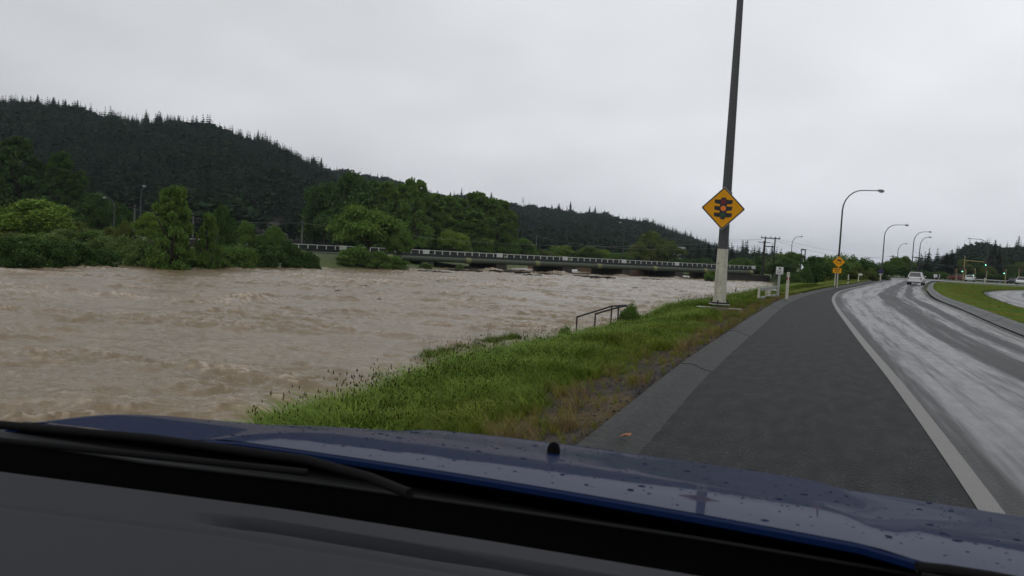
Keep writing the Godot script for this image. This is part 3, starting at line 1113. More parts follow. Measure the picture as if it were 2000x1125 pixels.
func build_plants() -> void:
	M["bark"] = tri_mat("bark", ramp_tex(81, 256, 0.06, 4, [Color(0.12, 0.1, 0.08), Color(0.24, 0.21, 0.17), Color(0.33, 0.3, 0.25)]), 1.0, 0.9)
	leaf_mat("leaf_dark", 0.054, 0.108, 0.026)
	leaf_mat("leaf_mid", 0.105, 0.182, 0.038)
	leaf_mat("leaf_bright", 0.150, 0.235, 0.036)
	leaf_mat("leaf_willow", 0.108, 0.185, 0.034)
	leaf_mat("leaf_grey", 0.135, 0.200, 0.058)
	leaf_mat("leaf_olive", 0.118, 0.150, 0.036)
	leaf_mat("needle", 0.020, 0.034, 0.022)
	leaf_mat("forest", 0.017, 0.033, 0.018).metallic_specular = 0.05
	leaf_mat("forest_scrub", 0.052, 0.060, 0.028)
	crowns["round"] = [crown("round", 15000, 0.034), crown("round", 15000, 0.034), crown("round", 14000, 0.036)]
	crowns["willow"] = [crown("willow", 16000, 0.027), crown("willow", 16000, 0.027)]
	crowns["tall"] = [crown("tall", 13000, 0.030), crown("tall", 13000, 0.030), crown("tall", 13000, 0.030)]
	crowns["bush"] = [crown("bush", 12000, 0.042), crown("bush", 12000, 0.042), crown("bush", 12000, 0.040)]
	crowns["pine"] = [conifer(34, 9, 0.55), conifer(30, 9, 0.4)]
	trunks["tree"] = trunk_mesh(6, 0.7)
	trunks["bush"] = trunk_mesh(5, 0.4)
	var far_b := "trees of the wooded flat behind the bank"
	# tall dark trees below the hill
	for q in [[40, 262, 120], [-60, 275, 130], [115, 292, 90], [150, 330, 70]]:
		tree("poplar_tree", "tall", "leaf_dark", q[0], q[1], q[2], 165.0, -0.6, "dark green poplar rising at the foot of the wooded hill", "tree", "dark poplars below the hill")
	for q in [[190, 372, 80], [235, 392, 70], [165, 400, 80]]:
		tree("dark_tree", "round", "leaf_dark", q[0], q[1], q[2], 150.0, -0.6, "dark rounded tree between the tall poplars and the two street lamps", "tree", "dark trees near the street lamps")
	tree("round_tree", "round", "leaf_bright", 62, 384, 165, 96.0, -1.0, "broad yellow green domed tree standing above the dark bank bushes", "tree")
	tree("small_tree", "round", "leaf_bright", 292, 412, 64, 112.0, -0.8, "small bright green domed tree behind the tall slim street lamp", "tree")
	tree("slim_tree", "tall", "leaf_mid", 341, 357, 84, 76.0, -1.6, "tall slim mid green tree leaning over the flooded bank", "tree")
	tree("slim_tree", "tall", "leaf_mid", 408, 412, 52, 80.0, -1.6, "shorter slim green tree beside a dark rounded crown", "tree")
	tree("dark_tree", "round", "leaf_dark", 436, 394, 56, 92.0, -1.3, "dark rounded tree standing just behind the shorter slim tree", "tree")
	tree("cabbage_tree", "round", "leaf_olive", 244, 428, 40, 84.0, -1.4, "shaggy olive brown headed tree on the bank near white post", "tree")
	for q in [[482, 428, 44], [540, 438, 46], [515, 455, 40]]:
		tree("shrub_tree", "round", "leaf_mid", q[0], q[1], q[2], 112.0, -1.0, "small conical green tree showing just over the bridge railing", "tree", "small trees by the far end of the bridge")
	# bushes standing in the water along the far bank
	for q in [[10, 458, 90, 63], [60, 470, 90, 64], [105, 462, 80, 67], [150, 470, 80, 70], [195, 478, 70, 72]]:
		tree("bank_bush", "bush", "leaf_dark", q[0], q[1], q[2], q[3], -100.0, "dark dense bush standing in the flood below the yellow green tree", "bush", "dark bushes along the flooded far bank")
	for q in [[128, 444, 70, 80], [205, 456, 60, 82], [238, 456, 60, 78], [270, 460, 66, 77], [300, 464, 66, 78], [332, 468, 60, 79]]:
		tree("willow_shrub", "bush", "leaf_grey", q[0], q[1], q[2], q[3], -100.0, "pale feathery willow shrub on the flooded bank below the slim trees", "bush", "pale willow shrubs on the far bank")
	for q in [[368, 478, 70, 81], [405, 470, 70, 84], [445, 474, 70, 86], [478, 470, 60, 88], [425, 490, 70, 84]]:
		tree("bank_bush", "bush", "leaf_mid", q[0], q[1], q[2], q[3], -100.0, "leafy green bush at the water below the shorter slim tree", "bush", "green bushes below the slim trees")
	for q in [[520, 476, 80, 94], [556, 464, 70, 97], [592, 480, 70, 99], [612, 496, 40, 99]]:
		tree("bank_bush", "bush", "leaf_dark", q[0], q[1], q[2], q[3], -100.0, "rounded dark bush hiding the railing beside a grassy gap in the bank", "bush", "rounded bushes beside the grassy gap")
	for q in [[0, 432, 80, 105], [50, 448, 80, 102], [100, 440, 70, 108], [150, 430, 70, 112], [185, 446, 70, 106], [222, 440, 60, 110], [15, 450, 80, 88], [62, 454, 80, 86], [100, 450, 70, 88]]:
		tree("back_shrub", "bush", "leaf_mid" if int(q[0]) % 3 else "leaf_olive", q[0], q[1], q[2], q[3], -1.0, "leafy green shrub filling the flat bank behind the flooded bushes", "bush", "shrubs behind the flooded bushes")
	# the big group behind the bridge
	for q in [[640, 350, 110, 195], [690, 329, 130, 190], [735, 345, 90, 200], [615, 385, 70, 205], [665, 400, 120, 185]]:
		tree("poplar_tree", "round", "leaf_dark", q[0], q[1], q[2], q[3], -0.7, "large dark green crown in the tall stand behind the domed willow", "tree", "tall stand behind the domed willow")
	for q in [[775, 352, 100, 190], [815, 345, 70, 180], [845, 375, 80, 195], [780, 400, 110, 185]]:
		tree("poplar_tree", "tall", "leaf_mid", q[0], q[1], q[2], q[3], -0.7, "ragged poplar with wind blown top beside the domed willow", "tree", "ragged poplars beside the domed willow")
	for q in [[890, 380, 80, 210], [935, 372, 90, 215], [975, 385, 70, 215], [920, 410, 110, 205], [1000, 415, 50, 215]]:
		tree("poplar_tree", "tall", "leaf_mid", q[0], q[1], q[2], q[3], -0.7, "poplar in the smooth topped row ending above the middle of the bridge", "tree", "poplar row above the middle of the bridge")
	tree("domed_willow", "willow", "leaf_willow", 722, 393, 150, 121.0, -1.3, "big domed yellow green willow overhanging the bridge railing", "tree")
	tree("domed_willow", "willow", "leaf_mid", 782, 428, 60, 120.0, -1.3, "low drooping willow branch mass at the side of the big willow", "tree")
	for q in [[700, 472, 70, 112], [738, 488, 60, 112], [772, 496, 60, 114], [678, 496, 40, 110]]:
		tree("bank_bush", "bush", "leaf_mid", q[0], q[1], q[2], q[3], -100.0, "leafy bush at the water edge under the domed willow", "bush", "bushes under the domed willow")
	for q in [[832, 511, 32, 130], [898, 512, 18, 135]]:
		tree("reed_bush", "bush", "leaf_grey", q[0], q[1], q[2], q[3], -100.0, "small pale bush half drowned in the river under the bridge pipe", "bush", "half drowned bushes under the pipe")
	tree("pale_willow", "willow", "leaf_bright", 888, 443, 76, 190.0, -0.9, "pale green willow showing above the railing in front of the poplar row", "tree")
	for q in [[1022, 463, 66, 235, "leaf_mid"], [1060, 486, 60, 240, "leaf_olive"], [1100, 478, 70, 250, "leaf_bright"], [1150, 480, 60, 250, "leaf_mid"], [1180, 486, 60, 255, "leaf_bright"], [1215, 492, 60, 240, "leaf_mid"], [985, 470, 50, 235, "leaf_mid"]]:
		tree("low_tree", "round", q[4], q[0], q[1], q[2], q[3], -0.6, "low green tree seen over the bridge between poplar row and bridge lamp", "tree", "low trees seen over the bridge")
	for q in [[1275, 448, 74, 255], [1250, 470, 50, 250], [1310, 468, 60, 260]]:
		tree("domed_tree", "round", "leaf_olive", q[0], q[1], q[2], q[3], -0.6, "rounded olive green tree beside the lamp on the bridge", "tree", "olive trees beside the bridge lamp")
	for q in [[1330, 500, 60, 240], [1370, 498, 60, 240], [1030, 506, 70, 200], [960, 506, 80, 195], [1100, 512, 80, 205], [1190, 516, 90, 208], [1290, 520, 90, 208], [1380, 526, 80, 205]]:
		tree("bank_bush", "bush", "leaf_dark", q[0], q[1], q[2], q[3], -0.9, "low dark bush on the bank seen under and over the bridge deck", "bush", "dark bushes beyond the bridge")
	# dark conifers closing the ridge above the bridge end
	for q in [[1385, 470, 26, 330], [1400, 474, 24, 335], [1418, 482, 24, 330], [1432, 478, 22, 325], [1365, 474, 24, 340], [1345, 470, 22, 345]]:
		tree("pine_tree", "pine", "needle", q[0], q[1], q[2] * 1.4, q[3], 0.0, "dark pine in the clump behind the tall sign pole", "tree", "pines behind the sign pole")
	tree("bank_bush", "bush", "leaf_mid", 1392, 528, 34, 158.0, -100.0, "green bush growing against the abutment of the bridge", "bush")
	for q in [[1452, 502, 60, 215, "leaf_mid"], [1485, 498, 60, 225, "leaf_dark"], [1520, 492, 60, 205, "leaf_grey"], [1550, 490, 60, 190, "leaf_mid"], [1470, 516, 70, 205, "leaf_dark"], [1530, 512, 80, 185, "leaf_dark"]]:
		tree("roadside_tree", "round", q[4], q[0], q[1], q[2], q[3], 0.0, "bushy green tree behind the twin pole power structure", "tree", "bushy trees behind the power poles")
	tree("low_bush", "bush", "leaf_dark", 1544, 529, 52, 72.0, -90.0, "low dark rounded bush on the grass behind the red banded post", "bush")
	for q in [[1592, 497, 70, 108, "leaf_dark"], [1625, 494, 70, 112, "leaf_mid"], [1655, 492, 60, 120, "leaf_mid"], [1690, 500, 60, 125, "leaf_dark"], [1715, 508, 50, 130, "leaf_dark"], [1575, 508, 40, 105, "leaf_dark"]]:
		tree("hedge_bush", "bush", q[4], q[0], q[1], q[2], q[3], 0.05, "leafy bush in the hedge behind the slippery road sign", "bush", "hedge bushes behind the slippery road sign")
	for q in [[1704, 522, 34, 118], [1672, 516, 50, 116]]:
		tree("hedge_bush", "bush", "leaf_olive", q[0], q[1], q[2], q[3], 0.05, "low olive bush in front of the hedge near the blue sign", "bush", "olive bushes near the blue sign")
	for q in [[1748, 500, 40, 190, "leaf_mid"], [1765, 498, 44, 200, "leaf_mid"], [1735, 514, 50, 185, "leaf_dark"], [1770, 520, 50, 180, "leaf_dark"], [1805, 528, 40, 215, "leaf_dark"], [1825, 532, 40, 215, "leaf_dark"]]:
		tree("roadside_tree", "round", q[4], q[0], q[1], q[2], q[3], 0.5, "dark roadside tree beyond the bend where the white car drives", "tree", "roadside trees beyond the bend")
	for q in [[1812, 504, 30, 225], [1850, 492, 34, 240], [1860, 486, 34, 245], [1842, 500, 30, 250]]:
		tree("pine_tree", "pine", "needle", q[0], q[1], q[2] * 1.4, q[3], 0.6, "dark pointed conifer behind the road junction", "tree", "conifers behind the road junction")
	for q in [[1945, 466, 30, 255], [1954, 474, 30, 250], [1936, 482, 28, 260]]:
		tree("pine_tree", "pine", "needle", q[0], q[1], q[2], q[3], 0.6, "dark pointed fir behind the traffic signals", "tree", "tall dark trees behind the signals")
	for q in [[1880, 505, 40, 250, "leaf_olive"], [1905, 512, 50, 255, "leaf_dark"], [1930, 520, 40, 245, "leaf_olive"], [1970, 515, 50, 250, "leaf_dark"], [1995, 510, 50, 250, "leaf_olive"], [1915, 532, 50, 235, "leaf_dark"], [1960, 534, 60, 235, "leaf_dark"], [2010, 530, 60, 240, "leaf_dark"], [1840, 530, 40, 230, "leaf_mid"]]:
		tree("junction_tree", "round", q[4], q[0], q[1], q[2], q[3], 0.6, "dull green tree on the rise behind the traffic signals", "tree", "trees behind the traffic signals")
	# bushes on the near bank
	tree("rail_bush", "bush", "leaf_mid", 1234, 581, 40, 20.3, -0.5, "bright green bush at the top end of the steps handrail", "bush")
	tree("bank_weed", "bush", "leaf_mid", 1105, 624, 36, 15.6, -0.6, "small dark green weed clump beside the lower handrail post", "bush")
	# ridge trees that stand out one by one
	for q in [[74, 183, 16, 610], [105, 188, 26, 600], [28, 190, 14, 615], [128, 192, 14, 605], [152, 194, 14, 605], [350, 226, 12, 615], [614, 305, 18, 600], [628, 306, 16, 600]]:
		tree("ridge_pine", "pine", "needle", q[0], q[1], q[2] * 1.3, q[3], 88.0 if q[0] < 400 else 60.0, "dark pine standing out on the skyline of the wooded hill", "tree", "pines on the skyline of the wooded hill")
	for q in [[902, 366, 14], [932, 370, 22], [960, 374, 14], [1115, 391, 10], [1152, 401, 9], [1163, 401, 9], [1092, 396, 16], [1078, 398, 10], [855, 371, 18], [880, 373, 12]]:
		tree("ridge_pine", "pine", "needle", q[0], q[1], q[2] * 1.3, 980.0, 45.0, "solitary dark tree on the lower skyline behind the bridge", "tree", "trees on the lower skyline behind the bridge")
	rank_labels()
	build_forest()

func build_forest() -> void:
	var kinds := [conifer(13, 6, 0.55), conifer(11, 6, 0.4), conifer(15, 6, 0.7), crown("round", 420, 0.13), crown("round", 420, 0.13)]
	var lists := [[], [], [], [], []]
	for name in ["hill", "hill_001", "hill_002"]:
		var h: Dictionary = hill_fn[name]
		var count: int = {"hill": 15000, "hill_001": 13000, "hill_002": 3600}[name]
		for k in count:
			var px := 0.0
			if name == "hill":
				px = rng.randf_range(-500, 860)
			elif name == "hill_001":
				px = rng.randf_range(480, 1520)
			else:
				px = rng.randf_range(1780, 2350)
			var ang := atan((px - 1000.0) / F)
			var near: float = h.near
			var dist := lerpf(near + 6.0, h.far * 1.10, sqrt(rng.randf()))
			var y := hill_height(h, ang, dist)
			var p := Vector3(tan(ang) * dist, y, -dist)
			var ph := rng.randf()
			var patch := nz_b.get_noise_2d(p.x * 0.006, p.z * 0.006)
			var conif := 0.85
			var th := rng.randf_range(7.0, 17.0) * (1.0 + 0.5 * nz_b.get_noise_2d(p.x * 0.02, p.z * 0.02 + 5.0))
			var tone := Color(1, 1, 1) * rng.randf_range(0.75, 1.2)
			if name == "hill":
				# an open scrubby slope low on the shoulder
				var open := smoothstep(430.0, 480.0, px) * smoothstep(600.0, 580.0, px) * (1.0 - smoothstep(330.0, 400.0, dist))
				if rng.randf() < open * 0.95:
					continue
				conif = 0.5 + 1.3 * patch
			elif name == "hill_001":
				conif = 0.35 + 0.9 * patch + 0.5 * smoothstep(1180.0, 1280.0, px)
				th *= 0.9
				if patch < -0.18 and rng.randf() < 0.5:
					th *= 0.45
					tone = Color(1.7, 1.6, 1.2)
			else:
				conif = 0.4 + patch
				th *= 0.8
			var id := rng.randi() % 3 if ph < conif else 3 + rng.randi() % 2
			var w := th * (rng.randf_range(0.75, 1.1) if id < 3 else rng.randf_range(0.8, 1.2))
			if id >= 3:
				th *= 0.75
				tone = tone * Color(1.25, 1.3, 1.05)
			lists[id].append([Transform3D(Basis(Vector3.UP, rng.randf() * TAU).scaled_local(Vector3(w, th, w)), p - Vector3(0, 0.4, 0)), tone])
	for id in 5:
		var mm := MultiMesh.new()
		mm.transform_format = MultiMesh.TRANSFORM_3D
		mm.use_colors = true
		mm.mesh = kinds[id]
		mm.instance_count = lists[id].size()
		for k in lists[id].size():
			mm.set_instance_transform(k, lists[id][k][0])
			mm.set_instance_color(k, lists[id][k][1])
		var o := MultiMeshInstance3D.new()
		o.multimesh = mm
		o.material_override = M["forest"]
		o.name = numbered("hill_forest")
		add_child(o)
		tag(o, "dense dark forest of pines covering the hills behind the river" if id < 3 else "dull green broadleaf forest mixed among the pines on the hills", "forest", "", "stuff")

# ---------------------------------------------------------------- grass
func tuft(blades: int, spread: float, width: float, lean: float) -> ArrayMesh:
	var L := Leafy.new()
	for k in blades:
		var a := rng.randf() * TAU
		var r := sqrt(rng.randf()) * spread
		var o := Vector3(cos(a) * r, -0.03, sin(a) * r)
		var h := rng.randf_range(0.55, 1.05)
		var b := rng.randf() * TAU
		var out := Vector3(cos(b), 0, sin(b)) * h * lean * rng.randf_range(0.2, 1.2)
		var sd := Vector3(-sin(b + 0.7), 0, cos(b + 0.7)) * width * rng.randf_range(0.7, 1.3)
		var c := tint(0.22)
		var p1 := o + out * 0.25 + Vector3(0, h * 0.5, 0)
		var p2 := o + out * 0.65 + Vector3(0, h * 0.82, 0)
		var p3 := o + out * 1.1 + Vector3(0, h * rng.randf_range(0.85, 1.0), 0)
		L.tri(o - sd, p1 - sd * 0.9, o + sd, c)
		L.tri(o + sd, p1 - sd * 0.9, p1 + sd * 0.9, c)
		L.tri(p1 - sd * 0.9, p2 - sd * 0.6, p1 + sd * 0.9, c)
		L.tri(p1 + sd * 0.9, p2 - sd * 0.6, p2 + sd * 0.6, c)
		L.tri(p2 - sd * 0.6, p3, p2 + sd * 0.6, c)
	return L.mesh()

func seed_head() -> ArrayMesh:
	var L := Leafy.new()
	for k in 5:
		var a := rng.randf() * TAU
		var o := Vector3(cos(a), 0, sin(a)) * rng.randf_range(0.02, 0.2)
		var tip := o + Vector3(rng.randf_range(-0.12, 0.12), rng.randf_range(0.7, 1.05), rng.randf_range(-0.12, 0.12))
		var stem := Color(0.75, 0.95, 0.4)
		var head := Color(0.30, 0.20, 0.11)
		for q in [Vector3(0.003, 0, 0), Vector3(0, 0, 0.003)]:
			L.tri(o - q, tip, o + q, stem)
		var d := (tip - o).normalized()
		var e := tip + d * rng.randf_range(0.05, 0.10)
		for w in 3:
			var u := Vector3(cos(w * 2.1), 0, sin(w * 2.1)) * 0.0075
			var v := Vector3(cos(w * 2.1 + 2.1), 0, sin(w * 2.1 + 2.1)) * 0.0075
			var mid := tip.lerp(e, 0.4)
			L.tri(tip, mid + u, mid + v, head)
			L.tri(mid + u, e, mid + v, head)
	return L.mesh()

func scatter(n: String, mesh: Mesh, m: Material, list: Array, label: String, cat: String) -> void:
	var mm := MultiMesh.new()
	mm.transform_format = MultiMesh.TRANSFORM_3D
	mm.use_colors = true
	mm.mesh = mesh
	mm.instance_count = list.size()
	for k in list.size():
		mm.set_instance_transform(k, list[k][0])
		mm.set_instance_color(k, list[k][1])
	var o := MultiMeshInstance3D.new()
	o.multimesh = mm
	o.material_override = m
	o.name = numbered(n)
	add_child(o)
	tag(o, label, cat, "", "stuff")

func spot(x: float, z: float, w: float, h: float, c: Color, y := 999.0) -> Array:
	var b := Basis(Vector3.UP, rng.randf() * TAU).scaled_local(Vector3(w, h, w))
	return [Transform3D(b, Vector3(x, land(x, z) if y > 900.0 else y, z)), c]

func build_grass() -> void:
	var gm := leaf_mat("grass_blade", 0.130, 0.205, 0.030)
	var dm := leaf_mat("dry_blade", 0.20, 0.155, 0.085)
	var t1 := tuft(22, 0.16, 0.010, 0.7)
	var t2 := tuft(18, 0.20, 0.012, 1.5)
	var short := tuft(20, 0.5, 0.018, 0.9)
	var wisp := tuft(26, 0.22, 0.0045, 1.0)
	var sh := seed_head()
	var A := []
	var B := []
	var D := []
	var S := []
	var m2 := 0
	for k in 150000:
		var z := -2.0 - pow(rng.randf(), 1.5) * 66.0
		var c := X("crest", z)
		var kb := X("kerb", z)
		var x := rng.randf_range(c - 0.7, kb - 0.04)
		var far := smoothstep(18.0, 60.0, -z)
		var bb := bare(x, z)
		var n := nz_b.get_noise_2d(x * 0.5, z * 0.5)
		if rng.randf() < bb:
			if rng.randf() < 0.06 and nz_b.get_noise_2d(x * 1.1 + 70.0, z * 1.1) > 0.14:
				var hh := rng.randf_range(0.10, 0.24)
				D.append(spot(x, z, hh * 1.2, hh, Color(1, 1, 1) * rng.randf_range(0.6, 1.25) * Color(1, rng.randf_range(0.75, 1.05), rng.randf_range(0.5, 1.0))))
			elif rng.randf() < 0.03:
				var hs := rng.randf_range(0.06, 0.13)
				A.append(spot(x, z, hs * 1.4, hs, Color(1.2, 0.8, 0.5)))
			continue
		if rng.randf() > 0.62 + 0.38 * smoothstep(12.0, 30.0, -z):
			continue
		var edge := smoothstep(0.4, 2.4, kb - x)
		var h := (0.08 + 0.21 * edge + 0.14 * n) * rng.randf_range(0.5, 1.3) * (1.0 - 0.45 * smoothstep(0.1, -0.7, x - c)) * (1.0 - 0.45 * smoothstep(-12.5, -15.0, z) * smoothstep(-26.0, -23.0, z) * smoothstep(2.2, 0.8, x - c))
		var yel := smoothstep(0.05, 0.4, nz_b.get_noise_2d(x * 0.3 + 9.0, z * 0.3)) * 0.5 + 0.5 * (1.0 - edge)
		var col := Color(1.0 + 0.30 * yel, 1.0, 1.0) * rng.randf_range(0.6, 1.3)
		var w := h * rng.randf_range(0.8, 1.3) * (1.0 + 0.7 * far)
		if rng.randf() < 0.55:
			A.append(spot(x, z, w, h, col))
		else:
			B.append(spot(x, z, w, h, col))
		var crestness := smoothstep(2.6, -0.3, x - c)
		if x > c - 0.3 and rng.randf() < (0.075 + 0.05 * crestness) * (0.4 + 0.6 * smoothstep(-0.1, 0.2, nz_b.get_noise_2d(x * 0.4, z * 0.4 + 30.0))):
			var s := h * rng.randf_range(1.05, 1.5)
			S.append(spot(x, z, 0.9, s, Color(1, 1, 1) * rng.randf_range(0.7, 1.2)))
		m2 += 1
	# grassy spit just breaking the water below the bank
	for k in 420:
		var t := rng.randf()
		var x := lerpf(-2.6, 0.4, t) + rng.randfn() * 0.22
		var z := lerpf(-25.2, -33.0, t) + rng.randfn() * 0.3
		A.append(spot(x, z, 0.3, rng.randf_range(0.10, 0.34), Color(0.8, 0.75, 0.7) * rng.randf_range(0.6, 1.1), WATER - 0.02))
		if rng.randf() < 0.12:
			S.append(spot(x, z, 0.9, rng.randf_range(0.4, 0.8), Color(0.7, 0.7, 0.7), WATER - 0.02))
	scatter("long_grass", t1, gm, A, "long upright green grass covering the verge beside the river", "grass")
	scatter("long_grass", t2, gm, B, "arching green grass blades growing through the verge beside the river", "grass")
	scatter("dry_grass", wisp, dm, D, "straw coloured dry grass wisps along the kerb", "grass")
	scatter("seed_heads", sh, gm, S, "dark plantain seed heads on thin stalks above the grass", "seed heads")
	# mown grass of the island and the far roadside
	var G := []
	for k in 60000:
		var z := -14.0 - pow(rng.randf(), 1.3) * 116.0
		var a := X("island", z) + 0.08
		var b := X("other", z) - 1.3
		if b - a < 0.3:
			continue
		var x := rng.randf_range(a, b)
		var n := nz_b.get_noise_2d(x * 0.25, z * 0.25)
		var h := rng.randf_range(0.05, 0.12) * (1.0 + 0.5 * smoothstep(0.0, 0.5, n))
		var col := Color(0.82, 0.98, 0.8).lerp(Color(1.55, 0.98, 0.9), smoothstep(-0.05, 0.55, n + 0.12)) * rng.randf_range(0.8, 1.2)
		G.append(spot(x, z, rng.randf_range(0.16, 0.3), h, col))
	for k in 26000:
		var z := -44.0 - pow(rng.randf(), 1.2) * 120.0
		var kb := X("kerb", z)
		var x := kb - 0.1 - pow(rng.randf(), 1.4) * maxf(kb - X("crest", z), 4.0)
		var h := rng.randf_range(0.06, 0.16)
		G.append(spot(x, z, rng.randf_range(0.2, 0.45), h, Color(1.15, 0.95, 0.9) * rng.randf_range(0.75, 1.2)))
	scatter("mown_grass", short, gm, G, "short mown grass on the traffic island and the roadside", "grass")
	# dark chips and stones on the bare strip
	var st := stnew()
	tube(st, [Vector3(0, -0.3, 0), Vector3(0.1, 0.1, 0), Vector3(0, 0.5, 0.1)], [0.6, 0.9, 0.3], 5, false)
	var P := []
	for k in 5000:
		var z := -3.0 - pow(rng.randf(), 1.6) * 36.0
		var x := X("kerb", z) - rng.randf_range(0.02, 1.5)
		if rng.randf() < bare(x, z):
			var s := rng.randf_range(0.008, 0.024)
			P.append(spot(x, z, s, s, Color(1, 1, 1) * rng.randf_range(0.3, 1.6)))
	var sm := mat("chip_stone", lin(0.08, 0.075, 0.07), 0.8)
	sm.vertex_color_use_as_albedo = true
	scatter("gravel", st.commit(), sm, P, "loose grey stone chips on bare earth beside the kerb", "gravel")

# ---------------------------------------------------------------- posts and signs
func flat_poly(st: SurfaceTool, pts: Array, z: float) -> void:
	# a flat printed shape in the xy plane facing +z
	var pk := PackedVector2Array(pts)
	var ix := Geometry2D.triangulate_polygon(pk)
	for k in range(0, ix.size(), 3):
		var a := Vector3(pk[ix[k]].x, pk[ix[k]].y, z)
		var b := Vector3(pk[ix[k + 1]].x, pk[ix[k + 1]].y, z)
		var c := Vector3(pk[ix[k + 2]].x, pk[ix[k + 2]].y, z)
		if (b - a).cross(c - a).z > 0.0:
			tri(st, a, c, b)
		else:
			tri(st, a, b, c)

func disc(r: float, n: int, c := Vector2.ZERO) -> Array:
	var out := []
	for i in n:
		out.append(c + Vector2(cos(TAU * i / n), sin(TAU * i / n)) * r)
	return out

func plate(parent: Node, n: String, pts: Array, z0: float, z1: float, m: Material) -> MeshInstance3D:
	var st := stnew()
	flat_poly(st, pts, z1)
	flat_poly(st, pts, z0)
	for i in pts.size():
		var a: Vector2 = pts[i]
		var b: Vector2 = pts[(i + 1) % pts.size()]
		quad(st, Vector3(a.x, a.y, z0), Vector3(b.x, b.y, z0), Vector3(b.x, b.y, z1), Vector3(a.x, a.y, z1))
	return put(n, st.commit(), m, parent)

func diamond(s: float, r := 0.0) -> Array:
	var d := s * 0.70711
	if r <= 0.0:
		return [Vector2(0, -d), Vector2(d, 0), Vector2(0, d), Vector2(-d, 0)]
	var out := []
	for k in 4:
		var a := -PI / 2 + k * PI / 2
		var c := Vector2(cos(a), sin(a)) * (d - r * 1.41421)
		for e in [-0.7854, -0.39, 0.0, 0.39, 0.7854]:
			out.append(c + Vector2(cos(a + e), sin(a + e)) * r)
	return out

func rect(w: float, h: float, c := Vector2.ZERO) -> Array:
	return [c + Vector2(-w, -h) / 2, c + Vector2(w, -h) / 2, c + Vector2(w, h) / 2, c + Vector2(-w, h) / 2]

func lettering(parent: Node, text: String, size: float, pos: Vector3, m: Material) -> void:
	var t := TextMesh.new()
	var f := SystemFont.new()
	f.font_names = PackedStringArray(["Droid Sans"])
	f.font_weight = 700
	t.font = f
	t.text = text
	t.font_size = 32
	t.pixel_size = size / 32.0
	t.depth = 0.004
	var o := put("lettering", t, m, parent)
	o.position = pos

func column(parent: Node, n: String, h0: float, h1: float, r0: float, r1: float, sides: int, m: Material, off := Vector3.ZERO) -> void:
	var st := stnew()
	tube(st, [off + Vector3(0, h0, 0), off + Vector3(0, h1, 0)], [r0, r1], sides, sides > 9)
	put(n, st.commit(), m, parent)

# a lamp post whose arm bends over along local +x
func lamp_post(pos: Vector3, h: float, arm: float, turn: float, label: String, group: String, r0 := 0.09, m: Material = null) -> Node3D:
	var o := thing("street_lamp", pos, label, "street lamp", group, turn)
	var pm: Material = m if m else M["galv_dark"]
	var pts := [Vector3(0, -0.1, 0), Vector3(0, h * 0.4, 0), Vector3(0, h * 0.78, 0)]
	var rad := [r0, r0 * 0.85, r0 * 0.68]
	var bend := minf(arm * 0.75, h * 0.2)
	for k in 7:
		var a := PI / 2 * k / 6.0
		pts.append(Vector3(bend * (1.0 - cos(a)), h * 0.78 + (h * 0.215) * sin(a), 0))
		rad.append(lerpf(r0 * 0.66, r0 * 0.42, k / 6.0))
	pts.append(Vector3(arm - 0.35, h, 0))
	rad.append(r0 * 0.4)
	var st := stnew()
	tube(st, pts, rad, 10)
	put("pole", st.commit(), pm, o)
	st = stnew()
	tube(st, [Vector3(arm - 0.42, h + 0.01, 0), Vector3(arm - 0.25, h + 0.02, 0), Vector3(arm, h + 0.02, 0), Vector3(arm + 0.22, h, 0)], [0.05, 0.11, 0.12, 0.04], 10)
	var hd := put("lamp_head", st.commit(), M["lamp_grey"], o)
	st = stnew()
	tube(st, [Vector3(arm - 0.2, h - 0.1, 0), Vector3(arm + 0.12, h - 0.1, 0)], [0.07, 0.06], 8)
	put("diffuser", st.commit(), M["lamp_glass"], hd)
	return o

